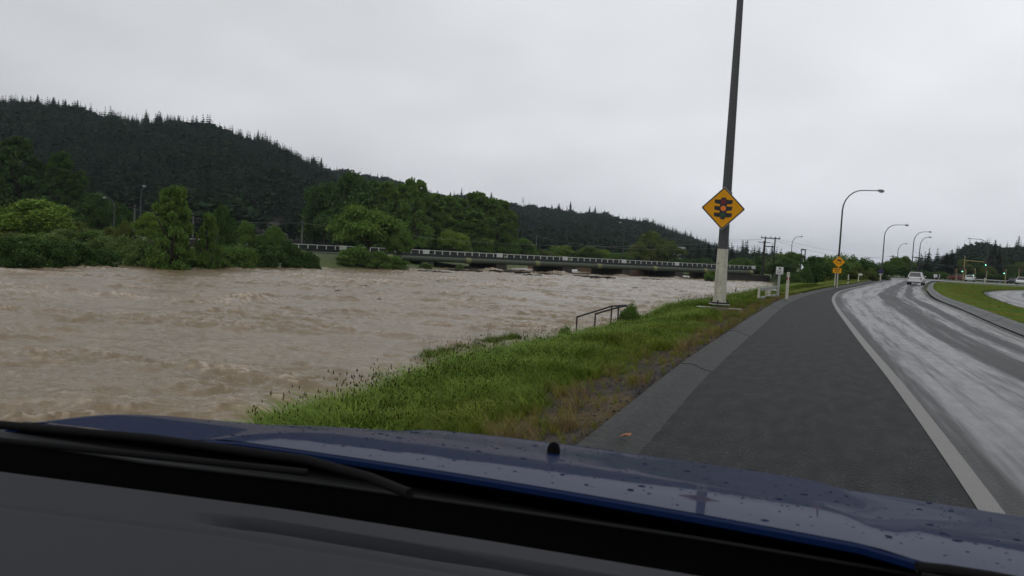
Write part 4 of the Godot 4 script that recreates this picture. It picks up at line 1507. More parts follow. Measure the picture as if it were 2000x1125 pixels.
func build_posts() -> void:
	var galv := tri_mat("galvanised", ramp_tex(91, 256, 0.05, 4, [Color(0.20, 0.205, 0.215), Color(0.27, 0.275, 0.285), Color(0.34, 0.345, 0.35)]), 0.9, 0.5)
	galv.metallic = 0.25
	mat("galv_dark", lin(0.05, 0.053, 0.058), 0.5, 0.3)
	mat("lamp_grey", lin(0.22, 0.23, 0.24), 0.45)
	mat("lamp_glass", lin(0.5, 0.5, 0.48), 0.2)
	var wpaint := tri_mat("post_paint", ramp_tex(92, 256, 0.035, 5, [Color(0.60, 0.58, 0.50), Color(0.70, 0.685, 0.62), Color(0.735, 0.725, 0.665), Color(0.75, 0.74, 0.69)]), 0.7, 0.5)
	var white := mat("sign_white", lin(0.62, 0.63, 0.62), 0.45)
	var black := mat("sign_black", lin(0.012, 0.012, 0.014), 0.5)
	var yellow := mat("sign_yellow", lin(0.70, 0.31, 0.006), 0.5)
	yellow.metallic_specular = 0.3
	var steel := mat("dark_steel", lin(0.02, 0.02, 0.022), 0.5, 0.4)
	# ---- the tall lamp column that carries the signals-ahead sign
	var p := at_y(1404, 603, 0.05)
	p.y = land(p.x, p.z)
	var d := -p.z
	var o := thing("sign_pole", p, "tall grey octagonal lamp column with white painted foot on the verge", "pole")
	column(o, "concrete_footing", -0.3, 0.10, 0.30, 0.30, 14, mat("footing", lin(0.16, 0.16, 0.15), 0.8))
	var st := stnew()
	cbox(st, Vector3(-0.40, 0.09, 0.02), Vector3(0.50, 0.035, 0.34), 0.012)
	put("base_slab", st.commit(), mat("slab_pale", lin(0.34, 0.34, 0.31), 0.7), o)
	st = stnew()
	cbox(st, Vector3(0.44, 0.075, 0.02), Vector3(0.44, 0.035, 0.34), 0.012)
	put("base_slab", st.commit(), M["slab_pale"], o)
	st = stnew()
	cbox(st, Vector3(0, 0.20, 0), Vector3(0.54, 0.03, 0.44), 0.01)
	put("slip_plate", st.commit(), M["slab_pale"], o)
	st = stnew()
	cbox(st, Vector3(0, 0.245, 0), Vector3(0.52, 0.035, 0.42), 0.01)
	put("slip_plate", st.commit(), steel, o)
	for q in [Vector3(-0.10, 0.24, 0.20), Vector3(0.21, 0.27, 0.17), Vector3(-0.2, 0.25, -0.17), Vector3(0.2, 0.25, -0.17)]:
		st = stnew()
		tube(st, [q - Vector3(0, 0.10, 0), q + Vector3(0, 0.09, 0)], [0.022, 0.022], 8)
		put("bolt", st.commit(), steel, o)
	column(o, "painted_foot", 0.26, 1.87, 0.195, 0.165, 8, wpaint)
	column(o, "shaft", 1.868, 12.5, 0.158, 0.075, 8, galv)
	st = stnew()
	cbox(st, Vector3(-0.06, 1.0, 0.172), Vector3(0.10, 0.38, 0.012), 0.004)
	put("access_door", st.commit(), wpaint, o)
	st = stnew()
	tube(st, [Vector3(-0.175, 0.3, 0.1), Vector3(-0.17, 0.95, 0.1), Vector3(-0.15, 1.25, 0.1)], [0.012, 0.012, 0.012], 6)
	put("conduit", st.commit(), wpaint, o)
	st = stnew()
	tube(st, [Vector3(0, 12.4, 0), Vector3(0.5, 13.2, 0), Vector3(1.4, 13.5, 0), Vector3(3.4, 13.6, 0)], [0.07, 0.06, 0.05, 0.04], 8)
	put("lamp_arm", st.commit(), galv, o)
	st = stnew()
	tube(st, [Vector3(3.3, 13.6, 0), Vector3(3.5, 13.6, 0), Vector3(3.9, 13.58, 0)], [0.05, 0.13, 0.06], 8)
	put("lamp_head", st.commit(), M["lamp_grey"], o)
	# sign on the column
	var c := at_d(1412.5, 407, d - 0.24)
	var face := atan2(-c.x, -c.z) + 0.12
	var s := thing("warning_sign", c, "yellow diamond sign showing black traffic signals with red, amber and green discs", "sign", "", face)
	s.rotation.z = 0.0
	plate(s, "plate", diamond(0.915, 0.05), -0.004, 0.0, white)
	plate(s, "border", diamond(0.895, 0.045), 0.001, 0.003, black)
	plate(s, "panel", diamond(0.825, 0.03), 0.004, 0.006, yellow)
	plate(s, "signal_housing", [Vector2(-0.095, -0.33), Vector2(0.095, -0.33), Vector2(0.095, -0.27), Vector2(0.14, -0.25), Vector2(0.14, 0.27), Vector2(0.095, 0.29), Vector2(0.095, 0.33), Vector2(-0.095, 0.33), Vector2(-0.095, 0.29), Vector2(-0.14, 0.27), Vector2(-0.14, -0.25), Vector2(-0.095, -0.27)].map(func(v): return v * Vector2(0.72, 0.98)), 0.007, 0.009, black)
	for k in 3:
		var y := 0.195 - 0.195 * k
		for sd in [-1, 1]:
			var q := [Vector2(0.09, y + 0.062), Vector2(0.27, y + 0.062), Vector2(0.25, y - 0.052), Vector2(0.09, y - 0.075)]
			plate(s, "visor", q.map(func(v): return Vector2(v.x * sd, v.y)), 0.0072, 0.0092, black)
		plate(s, "disc", disc(0.078, 22, Vector2(0, y)), 0.0095, 0.0115, [mat("disc_red", lin(0.13, 0.008, 0.014), 0.45), mat("disc_amber", lin(0.80, 0.19, 0.012), 0.45), mat("disc_green", lin(0.008, 0.055, 0.024), 0.45)][k])
	st = stnew()
	box(st, Vector3(0, 0.2, -0.03), Vector3(0.5, 0.04, 0.05))
	put("bracket", st.commit(), galv, s)
	st = stnew()
	box(st, Vector3(0, -0.2, -0.03), Vector3(0.5, 0.04, 0.05))
	put("bracket", st.commit(), galv, s)
	for y in [-0.36, 0.42]:
		plate(s, "bolt", disc(0.014, 8, Vector2(0, y)), 0.0065, 0.011, galv)
	for y in [2.9, 3.55]:
		st = stnew()
		tube(st, [Vector3(0, y - 0.03, 0), Vector3(0, y + 0.03, 0)], [0.165, 0.165], 12)
		put("strap", st.commit(), steel, o)
	for q in [[0.55, 1.5], [1.42, -0.9], [1.3, 1.9]]:
		st = stnew()
		var aa: float = q[1]
		tube(st, [Vector3(sin(aa) * 0.15, q[0], cos(aa) * 0.15), Vector3(sin(aa) * 0.20, q[0], cos(aa) * 0.20)], [0.014, 0.014], 6)
		put("bolt", st.commit(), steel, o)
	# ---- route sign on its post
	p = at_y(1519, 581, 0.0)
	p.y = land(p.x, p.z)
	var dd := -p.z
	o = thing("route_sign", p, "small white sign with black shield and two text lines on grey post", "sign", "", -0.30)
	st = stnew()
	var hp: float = at_d(1517, 521, dd).y - p.y
	cbox(st, Vector3(0, hp / 2 - 0.1, 0), Vector3(0.11, hp - 0.02, 0.09), 0.01)
	put("post", st.commit(), mat("post_grey", lin(0.30, 0.31, 0.29), 0.6), o)
	plate(o, "panel", rect(0.32, 0.34, Vector2(0.0, hp - 0.17)), 0.05, 0.056, white)
	plate(o, "shield", [Vector2(0, -0.062), Vector2(0.045, -0.02), Vector2(0.05, 0.035), Vector2(0, 0.028), Vector2(-0.05, 0.035), Vector2(-0.045, -0.02)].map(func(v): return v + Vector2(0, hp - 0.075)), 0.057, 0.059, black)
	for q in [[-0.19, [0.07, 0.05, 0.06]], [-0.275, [0.05, 0.07, 0.05, 0.04]]]:
		var xx := -0.115
		for wl in q[1]:
			plate(o, "print", rect(wl, 0.04, Vector2(xx + wl / 2, hp + q[0])), 0.057, 0.0585, mat("print_grey", lin(0.05, 0.05, 0.05), 0.6))
			xx += wl + 0.012
	# ---- red banded marker post
	p = at_y(1536, 588, 0.0)
	p.y = land(p.x, p.z)
	dd = -p.z
	o = thing("marker_post", p, "white marker post with a red reflective band beside the kerb", "post")
	hp = at_d(1535, 531, dd).y - p.y
	st = stnew()
	cbox(st, Vector3(0, hp * 0.5 - 0.1, 0), Vector3(0.125, hp + 0.2, 0.06), 0.02)
	put("stem", st.commit(), wpaint, o)
	st = stnew()
	cbox(st, Vector3(0, hp - 0.28, 0), Vector3(0.14, 0.17, 0.07), 0.018)
	var band := put("red_band", st.commit(), mat("band_red", lin(0.20, 0.025, 0.02), 0.5), o)
	st = stnew()
	box(st, Vector3(0.0, hp - 0.28, 0.0365), Vector3(0.035, 0.165, 0.004))
	put("reflector", st.commit(), white, band)
	# ---- white barrier rail
	var pa := at_y(1481, 587, 0.0)
	var pb := at_y(1514, 580, 0.0)
	pa.y = land(pa.x, pa.z)
	pb.y = land(pb.x, pb.z)
	var mid := (pa + pb) / 2
	var ln := (pb - pa).length()
	var tn := atan2(-(pb.z - pa.z), pb.x - pa.x)
	o = thing("sight_rail", Vector3(mid.x, minf(pa.y, pb.y), mid.z), "low grey and white two rail timber sight barrier by the steps", "barrier", "", tn)
	for q in [[0.50, 0.13], [0.12, 0.14]]:
		st = stnew()
		cbox(st, Vector3(0.03, q[0], 0.07), Vector3(ln, q[1], 0.04), 0.008)
		put("rail", st.commit(), M["post_grey"], o)
	for q in [-ln / 2 + 0.03, ln * 0.12]:
		st = stnew()
		cbox(st, Vector3(q, 0.22, 0), Vector3(0.10, 0.86, 0.09), 0.012)
		put("post", st.commit(), wpaint, o)
	for q in [0.24, 0.32, 0.40]:
		st = stnew()
		cbox(st, Vector3(ln * q, 0.30, -0.25), Vector3(0.06, 0.7, 0.05), 0.01, Basis(Vector3(0, 0, 1), 0.25 if q == 0.32 else 0.0))
		put("slat", st.commit(), wpaint, o)
	p = at_y(1510, 571, 0.0)
	o = thing("tilted_board", Vector3(p.x, land(p.x, p.z), p.z), "white board tilted behind the low sight barrier", "board", "", -0.3)
	st = stnew()
	cbox(st, Vector3(0, 0.28, 0), Vector3(0.42, 0.2, 0.03), 0.01, Basis(Vector3(0, 0, 1), -0.35))
	put("board", st.commit(), white, o)
	st = stnew()
	cbox(st, Vector3(-0.05, 0.1, -0.03), Vector3(0.06, 0.4, 0.05), 0.01)
	put("leg", st.commit(), wpaint, o)
	# ---- gauge post standing in the water
	p = at_y(1437, 571, WATER + 0.05)
	o = thing("gauge_post", Vector3(p.x, WATER - 0.5, p.z), "thin black and white gauge post standing in the river", "post")
	st = stnew()
	cbox(st, Vector3(0, 0.6, 0), Vector3(0.10, 1.2, 0.10), 0.015)
	put("stem", st.commit(), steel, o)
	st = stnew()
	cbox(st, Vector3(0, 1.33, 0), Vector3(0.12, 0.35, 0.12), 0.015)
	put("white_band", st.commit(), white, o)
	# ---- handrails of the drowned steps
	for r in [[[1127, 619, 21.6], [1195, 598, 21.2], [1223, 596, 21.0]], [[1163, 613, 20.4], [1208, 600, 20.2], [1226, 597, 20.1]]]:
		var pts := []
		for q in r:
			pts.append(at_d(q[0], q[1], q[2]))
		var base: Vector3 = pts[1]
		base.y = land(base.x, base.z)
		o = thing("steps_handrail", base, "longer dark iron handrail sloping down the grassy bank, farther from the kerb" if r[0][0] == 1127 else "shorter dark iron handrail on the grassy bank, closer to the kerb", "handrail", "handrails of the drowned steps")
		st = stnew()
		tube(st, [pts[0] - base, pts[1] - base, pts[2] - base], [0.022, 0.022, 0.022], 8)
		put("rail", st.commit(), steel, o)
		for k in 2:
			var g: float = minf(land(pts[k].x, pts[k].z), pts[k].y - 0.6)
			st = stnew()
			tube(st, [Vector3(pts[k].x, g - 0.1, pts[k].z) - base, pts[k] - base + Vector3(0, 0.02, 0)], [0.02, 0.02], 8)
			put("post", st.commit(), steel, o)
	# ---- street lamps
	var road_lamps := "curved street lamps along the road"
	for q in [[1634, 561, 70.0, 369, 3.3, "tall curved street lamp behind the slippery road sign"], [1721, 545, 121.0, 438, 3.3, "curved street lamp rising behind the blue sign"], [1779, 545, 152.0, 452, 3.0, "tall curved lamp behind the driving white car, longer arm"], [1792, 545, 168.0, 463, 2.0, "slim curved lamp behind the white car with short arm"], [1750, 540, 220.0, 476, 2.2, "far curved street lamp above dark roadside trees"], [1543, 530, 190.0, 462, 2.2, "curved street lamp between the power poles and the hedge"]]:
		p = at_d(q[0], q[1], q[2])
		p.y = minf(land(p.x, p.z), 0.7)
		var h: float = at_d(q[0] + 20, q[3], q[2]).y - p.y
		lamp_post(p, h, q[4], 0.0, q[5], road_lamps, 0.085 + 0.00015 * q[2])
	for q in [[221, 387, 140.0, -1.9, PI, "street lamp with drooping arm beside dark trees on far bank"], [272, 363, 125.0, 0.5, 0.0, "tall slim straight street lamp on the far bank"], [1930, 468, 200.0, 5.0, PI, "street lamp with a long level arm over the road junction"]]:
		p = at_d(q[0], 480, q[2])
		p.y = land(p.x, p.z)
		var h: float = at_d(q[0], q[1], q[2]).y - p.y
		lamp_post(p, h, absf(q[3]), q[4], q[5], road_lamps, 0.13)
	p = bridge_point(31.0) + Vector3(-0.8, -1.0, -2.0)
	p.y -= 0.0
	lamp_post(Vector3(p.x, p.y, p.z), at_d(1237, 436, -p.z).y - p.y, 1.0, PI, "slim street lamp standing on the bridge deck", road_lamps, 0.10)
	# ---- power poles
	var timber := mat("pole_timber", lin(0.018, 0.016, 0.015), 0.85)
	p = at_d(1500, 530, 190.0)
	p.y = land(p.x, p.z)
	var ph: float = at_d(1500, 463, 190.0).y - p.y
	o = thing("power_structure", p, "dark twin pole power structure with crossed braces beside the bridge end", "power pole")
	for x in [-1.15, 1.15]:
		column(o, "pole", -0.3, ph + 0.1, 0.19, 0.15, 8, timber, Vector3(x, 0, 0))
	for q in [[ph - 0.25, 4.6], [ph - 2.2, 2.4]]:
		st = stnew()
		box(st, Vector3(0, q[0], 0.2), Vector3(q[1], 0.22, 0.2))
		put("crossarm", st.commit(), timber, o)
	for sgn in [-1, 1]:
		st = stnew()
		tube(st, [Vector3(-1.15 * sgn, ph - 6.6, 0.15), Vector3(1.15 * sgn, ph - 4.2, 0.15)], [0.07, 0.07], 6)
		put("brace", st.commit(), timber, o)
	for x in [-2.1, 0.0, 2.1]:
		st = stnew()
		tube(st, [Vector3(x, ph - 0.15, 0.2), Vector3(x, ph + 0.25, 0.2)], [0.06, 0.09], 6)
		put("insulator", st.commit(), steel, o)
	for q in [[1489, 470, 200.0, 1.6, "single dark power pole with crossarm beside the twin pole structure"], [1742, 498, 230.0, 1.2, "distant dark power pole with short crossarm beyond the hedge"], [587, 433, 150.0, 0.0, "thin timber pole carrying a wire behind the bridge railing"], [259, 400, 132.0, 1.2, "small transformer pole beside the tall slim street lamp"], [374, 415, 130.0, 0.0, "thin timber pole beside the tall slim tree"], [1045, 458, 260.0, 0.0, "thin timber pole among the low trees over the bridge"]]:
		p = at_d(q[0], 520, q[2])
		p.y = land(p.x, p.z)
		var h2: float = at_d(q[0], q[1], q[2]).y - p.y
		o = thing("power_pole", p, q[4], "power pole", "power poles along the wires")
		column(o, "pole", -0.3, h2, 0.16, 0.12, 8, timber if q[0] > 1400 else mat("pole_grey", lin(0.10, 0.10, 0.095), 0.8))
		st = stnew()
		box(st, Vector3(0, h2 - 0.4, 0.15), Vector3(maxf(q[3] * 2.0, 0.5), 0.15, 0.12))
		put("crossarm", st.commit(), timber, o)
	p = at_d(1567, 520, 175.0)
	p.y = land(p.x, p.z)
	o = thing("goal_frame", p, "dark square timber frame rising between lamp and hedge", "frame")
	var gh: float = at_d(1567, 487, 175.0).y - p.y
	for x in [-0.42, 0.42]:
		column(o, "pole", -0.3, gh, 0.12, 0.12, 8, timber, Vector3(x, 0, 0))
	st = stnew()
	box(st, Vector3(0, gh - 0.05, 0), Vector3(1.1, 0.25, 0.2))
	put("crossbar", st.commit(), timber, o)
	# ---- overhead wires
	var wire_m := mat("wire", lin(0.16, 0.165, 0.17), 0.6)
	for w in [[[1500, 466, 190.0], [587, 435, 150.0], 3.0], [[587, 435, 150.0], [259, 408, 132.0], 0.8], [[1489, 478, 200.0], [1045, 462, 260.0], 2.5], [[1500, 464, 190.0], [1742, 500, 230.0], 2.0], [[1505, 464, 190.0], [2100, 508, 260.0], 4.0], [[1490, 467, 190.0], [1180, 440, 700.0], 4.0]]:
		var a := at_d(w[0][0], w[0][1], w[0][2])
		var b := at_d(w[1][0], w[1][1], w[1][2])
		var pts := []
		var rad := []
		for k in 17:
			var t := k / 16.0
			pts.append(a.lerp(b, t) - Vector3(0, w[2] * 4.0 * t * (1.0 - t), 0) - a)
			rad.append(0.022)
		st = stnew()
		tube(st, pts, rad, 5)
		o = thing("overhead_wire", a, "thin overhead power wire slung between the timber poles", "wire", "overhead wires")
		put("cable", st.commit(), wire_m, o)
	# ---- signs by the second lamp
	p = at_y(1632, 562, 0.0)
	p.y = land(p.x, p.z)
	dd = -p.z
	o = thing("slippery_sign", p, "yellow slippery road diamond above a yellow WHEN WET plate on white posts", "sign", "", -0.38)
	hp = at_d(1633, 500, dd).y - p.y
	for x in [-0.09, 0.10]:
		column(o, "post", -0.2, hp - (0.1 if x > 0 else 1.1), 0.045, 0.045, 8, wpaint, Vector3(x, 0, 0))
	var cy := Vector2(0.10, hp - 0.48)
	plate(o, "plate", diamond(0.74, 0.04).map(func(v): return v + cy), 0.05, 0.055, black)
	plate(o, "panel", diamond(0.69, 0.03).map(func(v): return v + cy), 0.056, 0.058, yellow)
	plate(o, "car_symbol", [Vector2(-0.17, 0.06), Vector2(-0.12, 0.17), Vector2(0.06, 0.23), Vector2(0.16, 0.14), Vector2(0.20, 0.02), Vector2(0.11, 0.0), Vector2(0.06, 0.06), Vector2(-0.08, 0.10), Vector2(-0.11, 0.03)].map(func(v): return v + cy), 0.059, 0.061, black)
	for q in [[Vector2(-0.22, -0.02), Vector2(-0.10, -0.10)], [Vector2(-0.08, -0.16), Vector2(0.0, -0.08)], [Vector2(0.06, -0.12), Vector2(0.22, -0.10)]]:
		plate(o, "skid_mark", [q[0], (q[0] + q[1]) / 2 + Vector2(0, -0.05), q[1], (q[0] + q[1]) / 2 + Vector2(0, 0.03)].map(func(v): return v + cy), 0.059, 0.061, black)
	plate(o, "plate", rect(0.66, 0.40, Vector2(0.02, hp - 1.20)), 0.05, 0.055, yellow)
	lettering(o, "WHEN", 0.15, Vector3(0.02, hp - 1.12, 0.058), black)
	lettering(o, "WET", 0.15, Vector3(0.02, hp - 1.29, 0.058), black)
	for q in [[1640.5, 546, 530, "short white rounded distance marker beside the slippery road sign"], [1656, 556, 536, "thin white edge marker post with a dark band near the mailbox post"]]:
		p = at_y(q[0], q[1] + 1, 0.0)
		p.y = land(p.x, p.z)
		dd = -p.z
		o = thing("edge_marker_post", p, q[3], "post", "edge marker posts", -0.4)
		hp = at_d(q[0], q[2], dd).y - p.y
		st = stnew()
		cbox(st, Vector3(0, hp * 0.5 - 0.1, 0), Vector3(0.38 if q[0] < 1650 else 0.11, hp + 0.2, 0.05), 0.02)
		put("stem", st.commit(), wpaint, o)
		st = stnew()
		cbox(st, Vector3(0, hp * 0.4, 0), Vector3(0.16 if q[0] < 1650 else 0.12, 0.12, 0.06), 0.01)
		put("dark_band", st.commit(), steel, o)
	p = at_y(1676, 554, 0.0)
	p.y = land(p.x, p.z)
	dd = -p.z
	o = thing("flag_post", p, "white post with a small white side plate by the road edge", "post", "", -0.4)
	hp = at_d(1676, 534, dd).y - p.y
	st = stnew()
	cbox(st, Vector3(0, hp * 0.5 - 0.1, 0), Vector3(0.12, hp + 0.2, 0.08), 0.02)
	put("post", st.commit(), wpaint, o)
	st = stnew()
	cbox(st, Vector3(0.22, hp - 0.12, 0.05), Vector3(0.36, 0.22, 0.03), 0.01)
	put("side_plate", st.commit(), white, o)
	p = at_d(1719, 546, 118.0)
	p.y = land(p.x, p.z)
	o = thing("blue_sign", p, "dark blue round sign on a white post in front of the hedge", "sign", "", -0.4)
	hp = at_d(1719, 525, 118.0).y - p.y
	column(o, "post", -0.2, hp - 0.3, 0.10, 0.10, 8, wpaint)
	plate(o, "plate", disc(0.36, 8, Vector2(0, hp - 0.34)), 0.11, 0.125, mat("sign_blue", lin(0.030, 0.020, 0.085), 0.5))
	plate(o, "lower_plate", rect(0.5, 0.16, Vector2(0, hp - 0.80)), 0.11, 0.12, wpaint)

# ---------------------------------------------------------------- junction, houses, pylons
func signal_head(parent: Node, pos: Vector3, lit: bool) -> void:
	var st := stnew()
	cbox(st, pos, Vector3(0.55, 1.35, 0.06), 0.02)
	var hd := put("signal_head", st.commit(), M["sign_black"], parent)
	st = stnew()
	cbox(st, pos + Vector3(0, 0, -0.12), Vector3(0.36, 1.1, 0.2), 0.03)
	put("housing", st.commit(), M["sign_black"], hd)
	for k in 3:
		st = stnew()
		flat_poly(st, disc(0.14, 14, Vector2(pos.x, pos.y + 0.36 - 0.36 * k)), pos.z + 0.035)
		var m: Material = [M["disc_red"], mat("disc_dim_amber", lin(0.10, 0.05, 0.01), 0.4), M["disc_green"]][k]
		if lit and k == 2:
			m = M["signal_green"]
		put("signal_lens", st.commit(), m, hd)

func build_far() -> void:
	var g := mat("signal_green", lin(0.35, 0.8, 0.6), 0.3)
	g.emission_enabled = true
	g.emission = Color(0.55, 1.0, 0.8)
	g.emission_energy_multiplier = 1.6
	var sand := mat("signal_pole_paint", lin(0.30, 0.24, 0.10), 0.6)
	var grp := "traffic signals at the junction"
	for q in [[1881, 499, 188.0, true, "traffic signal mast with a long arm over the road and green lights"], [1867, 524, 205.0, false, "low traffic signal pole beside the red car"], [1903, 524, 200.0, true, "traffic signal pole showing green behind the white saloon"], [1926, 524, 210.0, false, "plain traffic signal pole above the guard rail"], [1963, 525, 185.0, true, "traffic signal pole showing green near the end of the guard rail"], [1989, 524, 200.0, false, "traffic signal pole between the dark car and white van"], [1885, 521, 200.0, false, "thin traffic signal pole just behind the signal mast"]]:
		var p := at_d(q[0], 548, q[2])
		p.y = land(p.x, p.z)
		var h: float = at_d(q[0], q[1], q[2]).y - p.y
		var o := thing("traffic_signal", p, q[4], "traffic signal", grp, -0.53)
		column(o, "pole", -0.2, h, 0.12, 0.10, 8, sand)
		if q[0] == 1881:
			var st := stnew()
			tube(st, [Vector3(0, h - 1.1, 0), Vector3(4.2, h - 1.3, 0)], [0.10, 0.08], 8)
			put("mast_arm", st.commit(), sand, o)
			signal_head(o, Vector3(4.3, h - 1.6, 0.15), true)
			signal_head(o, Vector3(-0.3, 2.6, 0.15), true)
		elif q[0] in [1885, 1926]:
			var st := stnew()
			cbox(st, Vector3(0, h - 0.3, 0.1), Vector3(0.3, 0.5, 0.2), 0.03)
			put("push_button_box", st.commit(), M["sign_black"], o)
		else:
			signal_head(o, Vector3(-0.30 if q[0] != 1989 else 0.3, h - 1.4 if q[0] == 1903 else h - 0.7, 0.15), q[3])
	# guard rail
	var p0 := at_d(1905, 548, 195.0)
	var p1 := at_d(1978, 549, 200.0)
	p0.y = land(p0.x, p0.z)
	p1.y = p0.y
	var o := thing("guard_rail", p0, "long grey steel guard rail behind the far grass strip", "guard rail")
	var st := stnew()
	tube(st, [Vector3(0, 0.55, 0), p1 - p0 + Vector3(0, 0.55, 0)], [0.16, 0.16], 6)
	put("rail", st.commit(), mat("rail_steel", lin(0.30, 0.31, 0.32), 0.45, 0.3), o)
	for k in 6:
		st = stnew()
		var b := (p1 - p0) * (k / 5.0)
		tube(st, [b + Vector3(0, -0.2, -0.15), b + Vector3(0, 0.6, -0.15)], [0.07, 0.07], 6)
		put("post", st.commit(), M["galv_dark"], o)
	var p := at_d(1923, 553, 170.0)
	p.y = land(p.x, p.z)
	o = thing("marker_post", p, "stout plain white post standing at the edge of the far grass strip", "post")
	st = stnew()
	cbox(st, Vector3(0, 0.45, 0), Vector3(0.26, 1.1, 0.16), 0.04)
	put("stem", st.commit(), M["post_paint"], o)
	st = stnew()
	cbox(st, Vector3(0, 0.92, 0), Vector3(0.27, 0.12, 0.17), 0.02)
	put("reflector", st.commit(), M["sign_white"], o)
	p = at_d(1829, 548, 160.0)
	p.y = land(p.x, p.z)
	o = thing("chevron_sign", p, "black and white chevron board on short posts beyond the bend", "sign", "", -0.5)
	for x in [-0.35, 0.35]:
		column(o, "post", -0.2, 0.8, 0.05, 0.05, 6, M["post_paint"], Vector3(x, 0, 0))
	plate(o, "board", rect(1.1, 0.62, Vector2(0, 0.85)), 0.06, 0.08, M["sign_white"])
	plate(o, "chevron", [Vector2(-0.05, 0.56), Vector2(0.35, 0.56), Vector2(0.5, 0.85), Vector2(0.35, 1.14), Vector2(-0.05, 1.14), Vector2(0.15, 0.85)], 0.082, 0.085, M["sign_black"])
	p = at_d(1791, 548, 158.0)
	p.y = land(p.x, p.z)
	o = thing("sign_gantry", p, "black gantry post with a level arm behind the white car", "post", "", -0.5)
	var gh: float = at_d(1790, 502, 158.0).y - p.y
	column(o, "post", -0.2, gh, 0.14, 0.12, 8, M["sign_black"])
	st = stnew()
	box(st, Vector3(-0.55, gh - 0.05, 0), Vector3(1.5, 0.14, 0.14))
	put("arm", st.commit(), M["sign_black"], o)
	# houses on the far side
	var wall := mat("house_wall", lin(0.40, 0.41, 0.39), 0.8)
	var roof := mat("house_roof", lin(0.22, 0.24, 0.25), 0.6)
	var glass := mat("house_glass", lin(0.03, 0.035, 0.04), 0.2)
	for q in [[1228, 500, 420.0, 7.0, 8.0, "pale house half hidden in trees behind the bridge lamp"], [1194, 503, 380.0, 5.0, 3.6, "low pale house roof just over the railing near bridge lamp"], [1333, 494, 440.0, 9.0, 9.0, "white house high on the wooded slope above the bridge"], [1966, 498, 520.0, 7.0, 7.0, "white house on the hill behind the traffic signals"], [1990, 487, 540.0, 7.0, 7.0, "pale house near the top of the hill behind the signals"]]:
		p = at_d(q[0], q[1], q[2])
		var gy := ground_at(p.x, p.z)
		p.y = gy
		var hh: float = q[4]
		o = thing("house", p, q[5], "house", "", 0.4)
		var w: float = q[3]
		st = stnew()
		box(st, Vector3(0, hh * 0.33 - 0.5, 0), Vector3(w, hh * 0.66 + 1.0, w * 0.7))
		put("wall", st.commit(), wall, o)
		st = stnew()
		var e := hh * 0.66
		var a := [Vector3(-w * 0.55, e, w * 0.4), Vector3(w * 0.55, e, w * 0.4), Vector3(w * 0.55, e, -w * 0.4), Vector3(-w * 0.55, e, -w * 0.4)]
		var r0 := Vector3(-w * 0.5, hh, 0)
		var r1 := Vector3(w * 0.5, hh, 0)
		quad(st, a[0], r0, r1, a[1])
		quad(st, a[2], r1, r0, a[3])
		tri(st, a[0], a[3], r0)
		tri(st, a[1], r1, a[2])
		quad(st, a[0], a[1], a[2], a[3])
		put("roof", st.commit(), roof, o)
		for k in [-0.3, 0.0, 0.3]:
			st = stnew()
			box(st, Vector3(w * k, e * 0.62, w * 0.351), Vector3(w * 0.17, e * 0.3, 0.05))
			put("window", st.commit(), glass, o)
	# lattice pylons on the ridges
	for q in [[1022, 384, 985.0, 14.0, "small lattice pylon on the lower skyline behind the bridge"], [1991, 459, 640.0, 12.0, "lattice pylon on the hill behind the traffic signals"]]:
		p = at_d(q[0], q[1], q[2])
		var gy := ground_at(p.x, p.z)
		var h := maxf(p.y - gy, 10.0)
		o = thing("lattice_pylon", Vector3(p.x, gy, p.z), q[4], "pylon")
		for sx in [-1, 1]:
			for sz in [-1, 1]:
				st = stnew()
				tube(st, [Vector3(sx * 2.2, -1.0, sz * 2.2), Vector3(sx * 0.5, h * 0.7, sz * 0.5), Vector3(0, h, 0)], [0.16, 0.13, 0.1], 4)
				put("leg", st.commit(), M["galv_dark"], o)
		for k in 3:
			st = stnew()
			box(st, Vector3(0, h * (0.68 + 0.1 * k), 0), Vector3(5.0 - k, 0.25, 0.25))
			put("crossarm", st.commit(), M["galv_dark"], o)

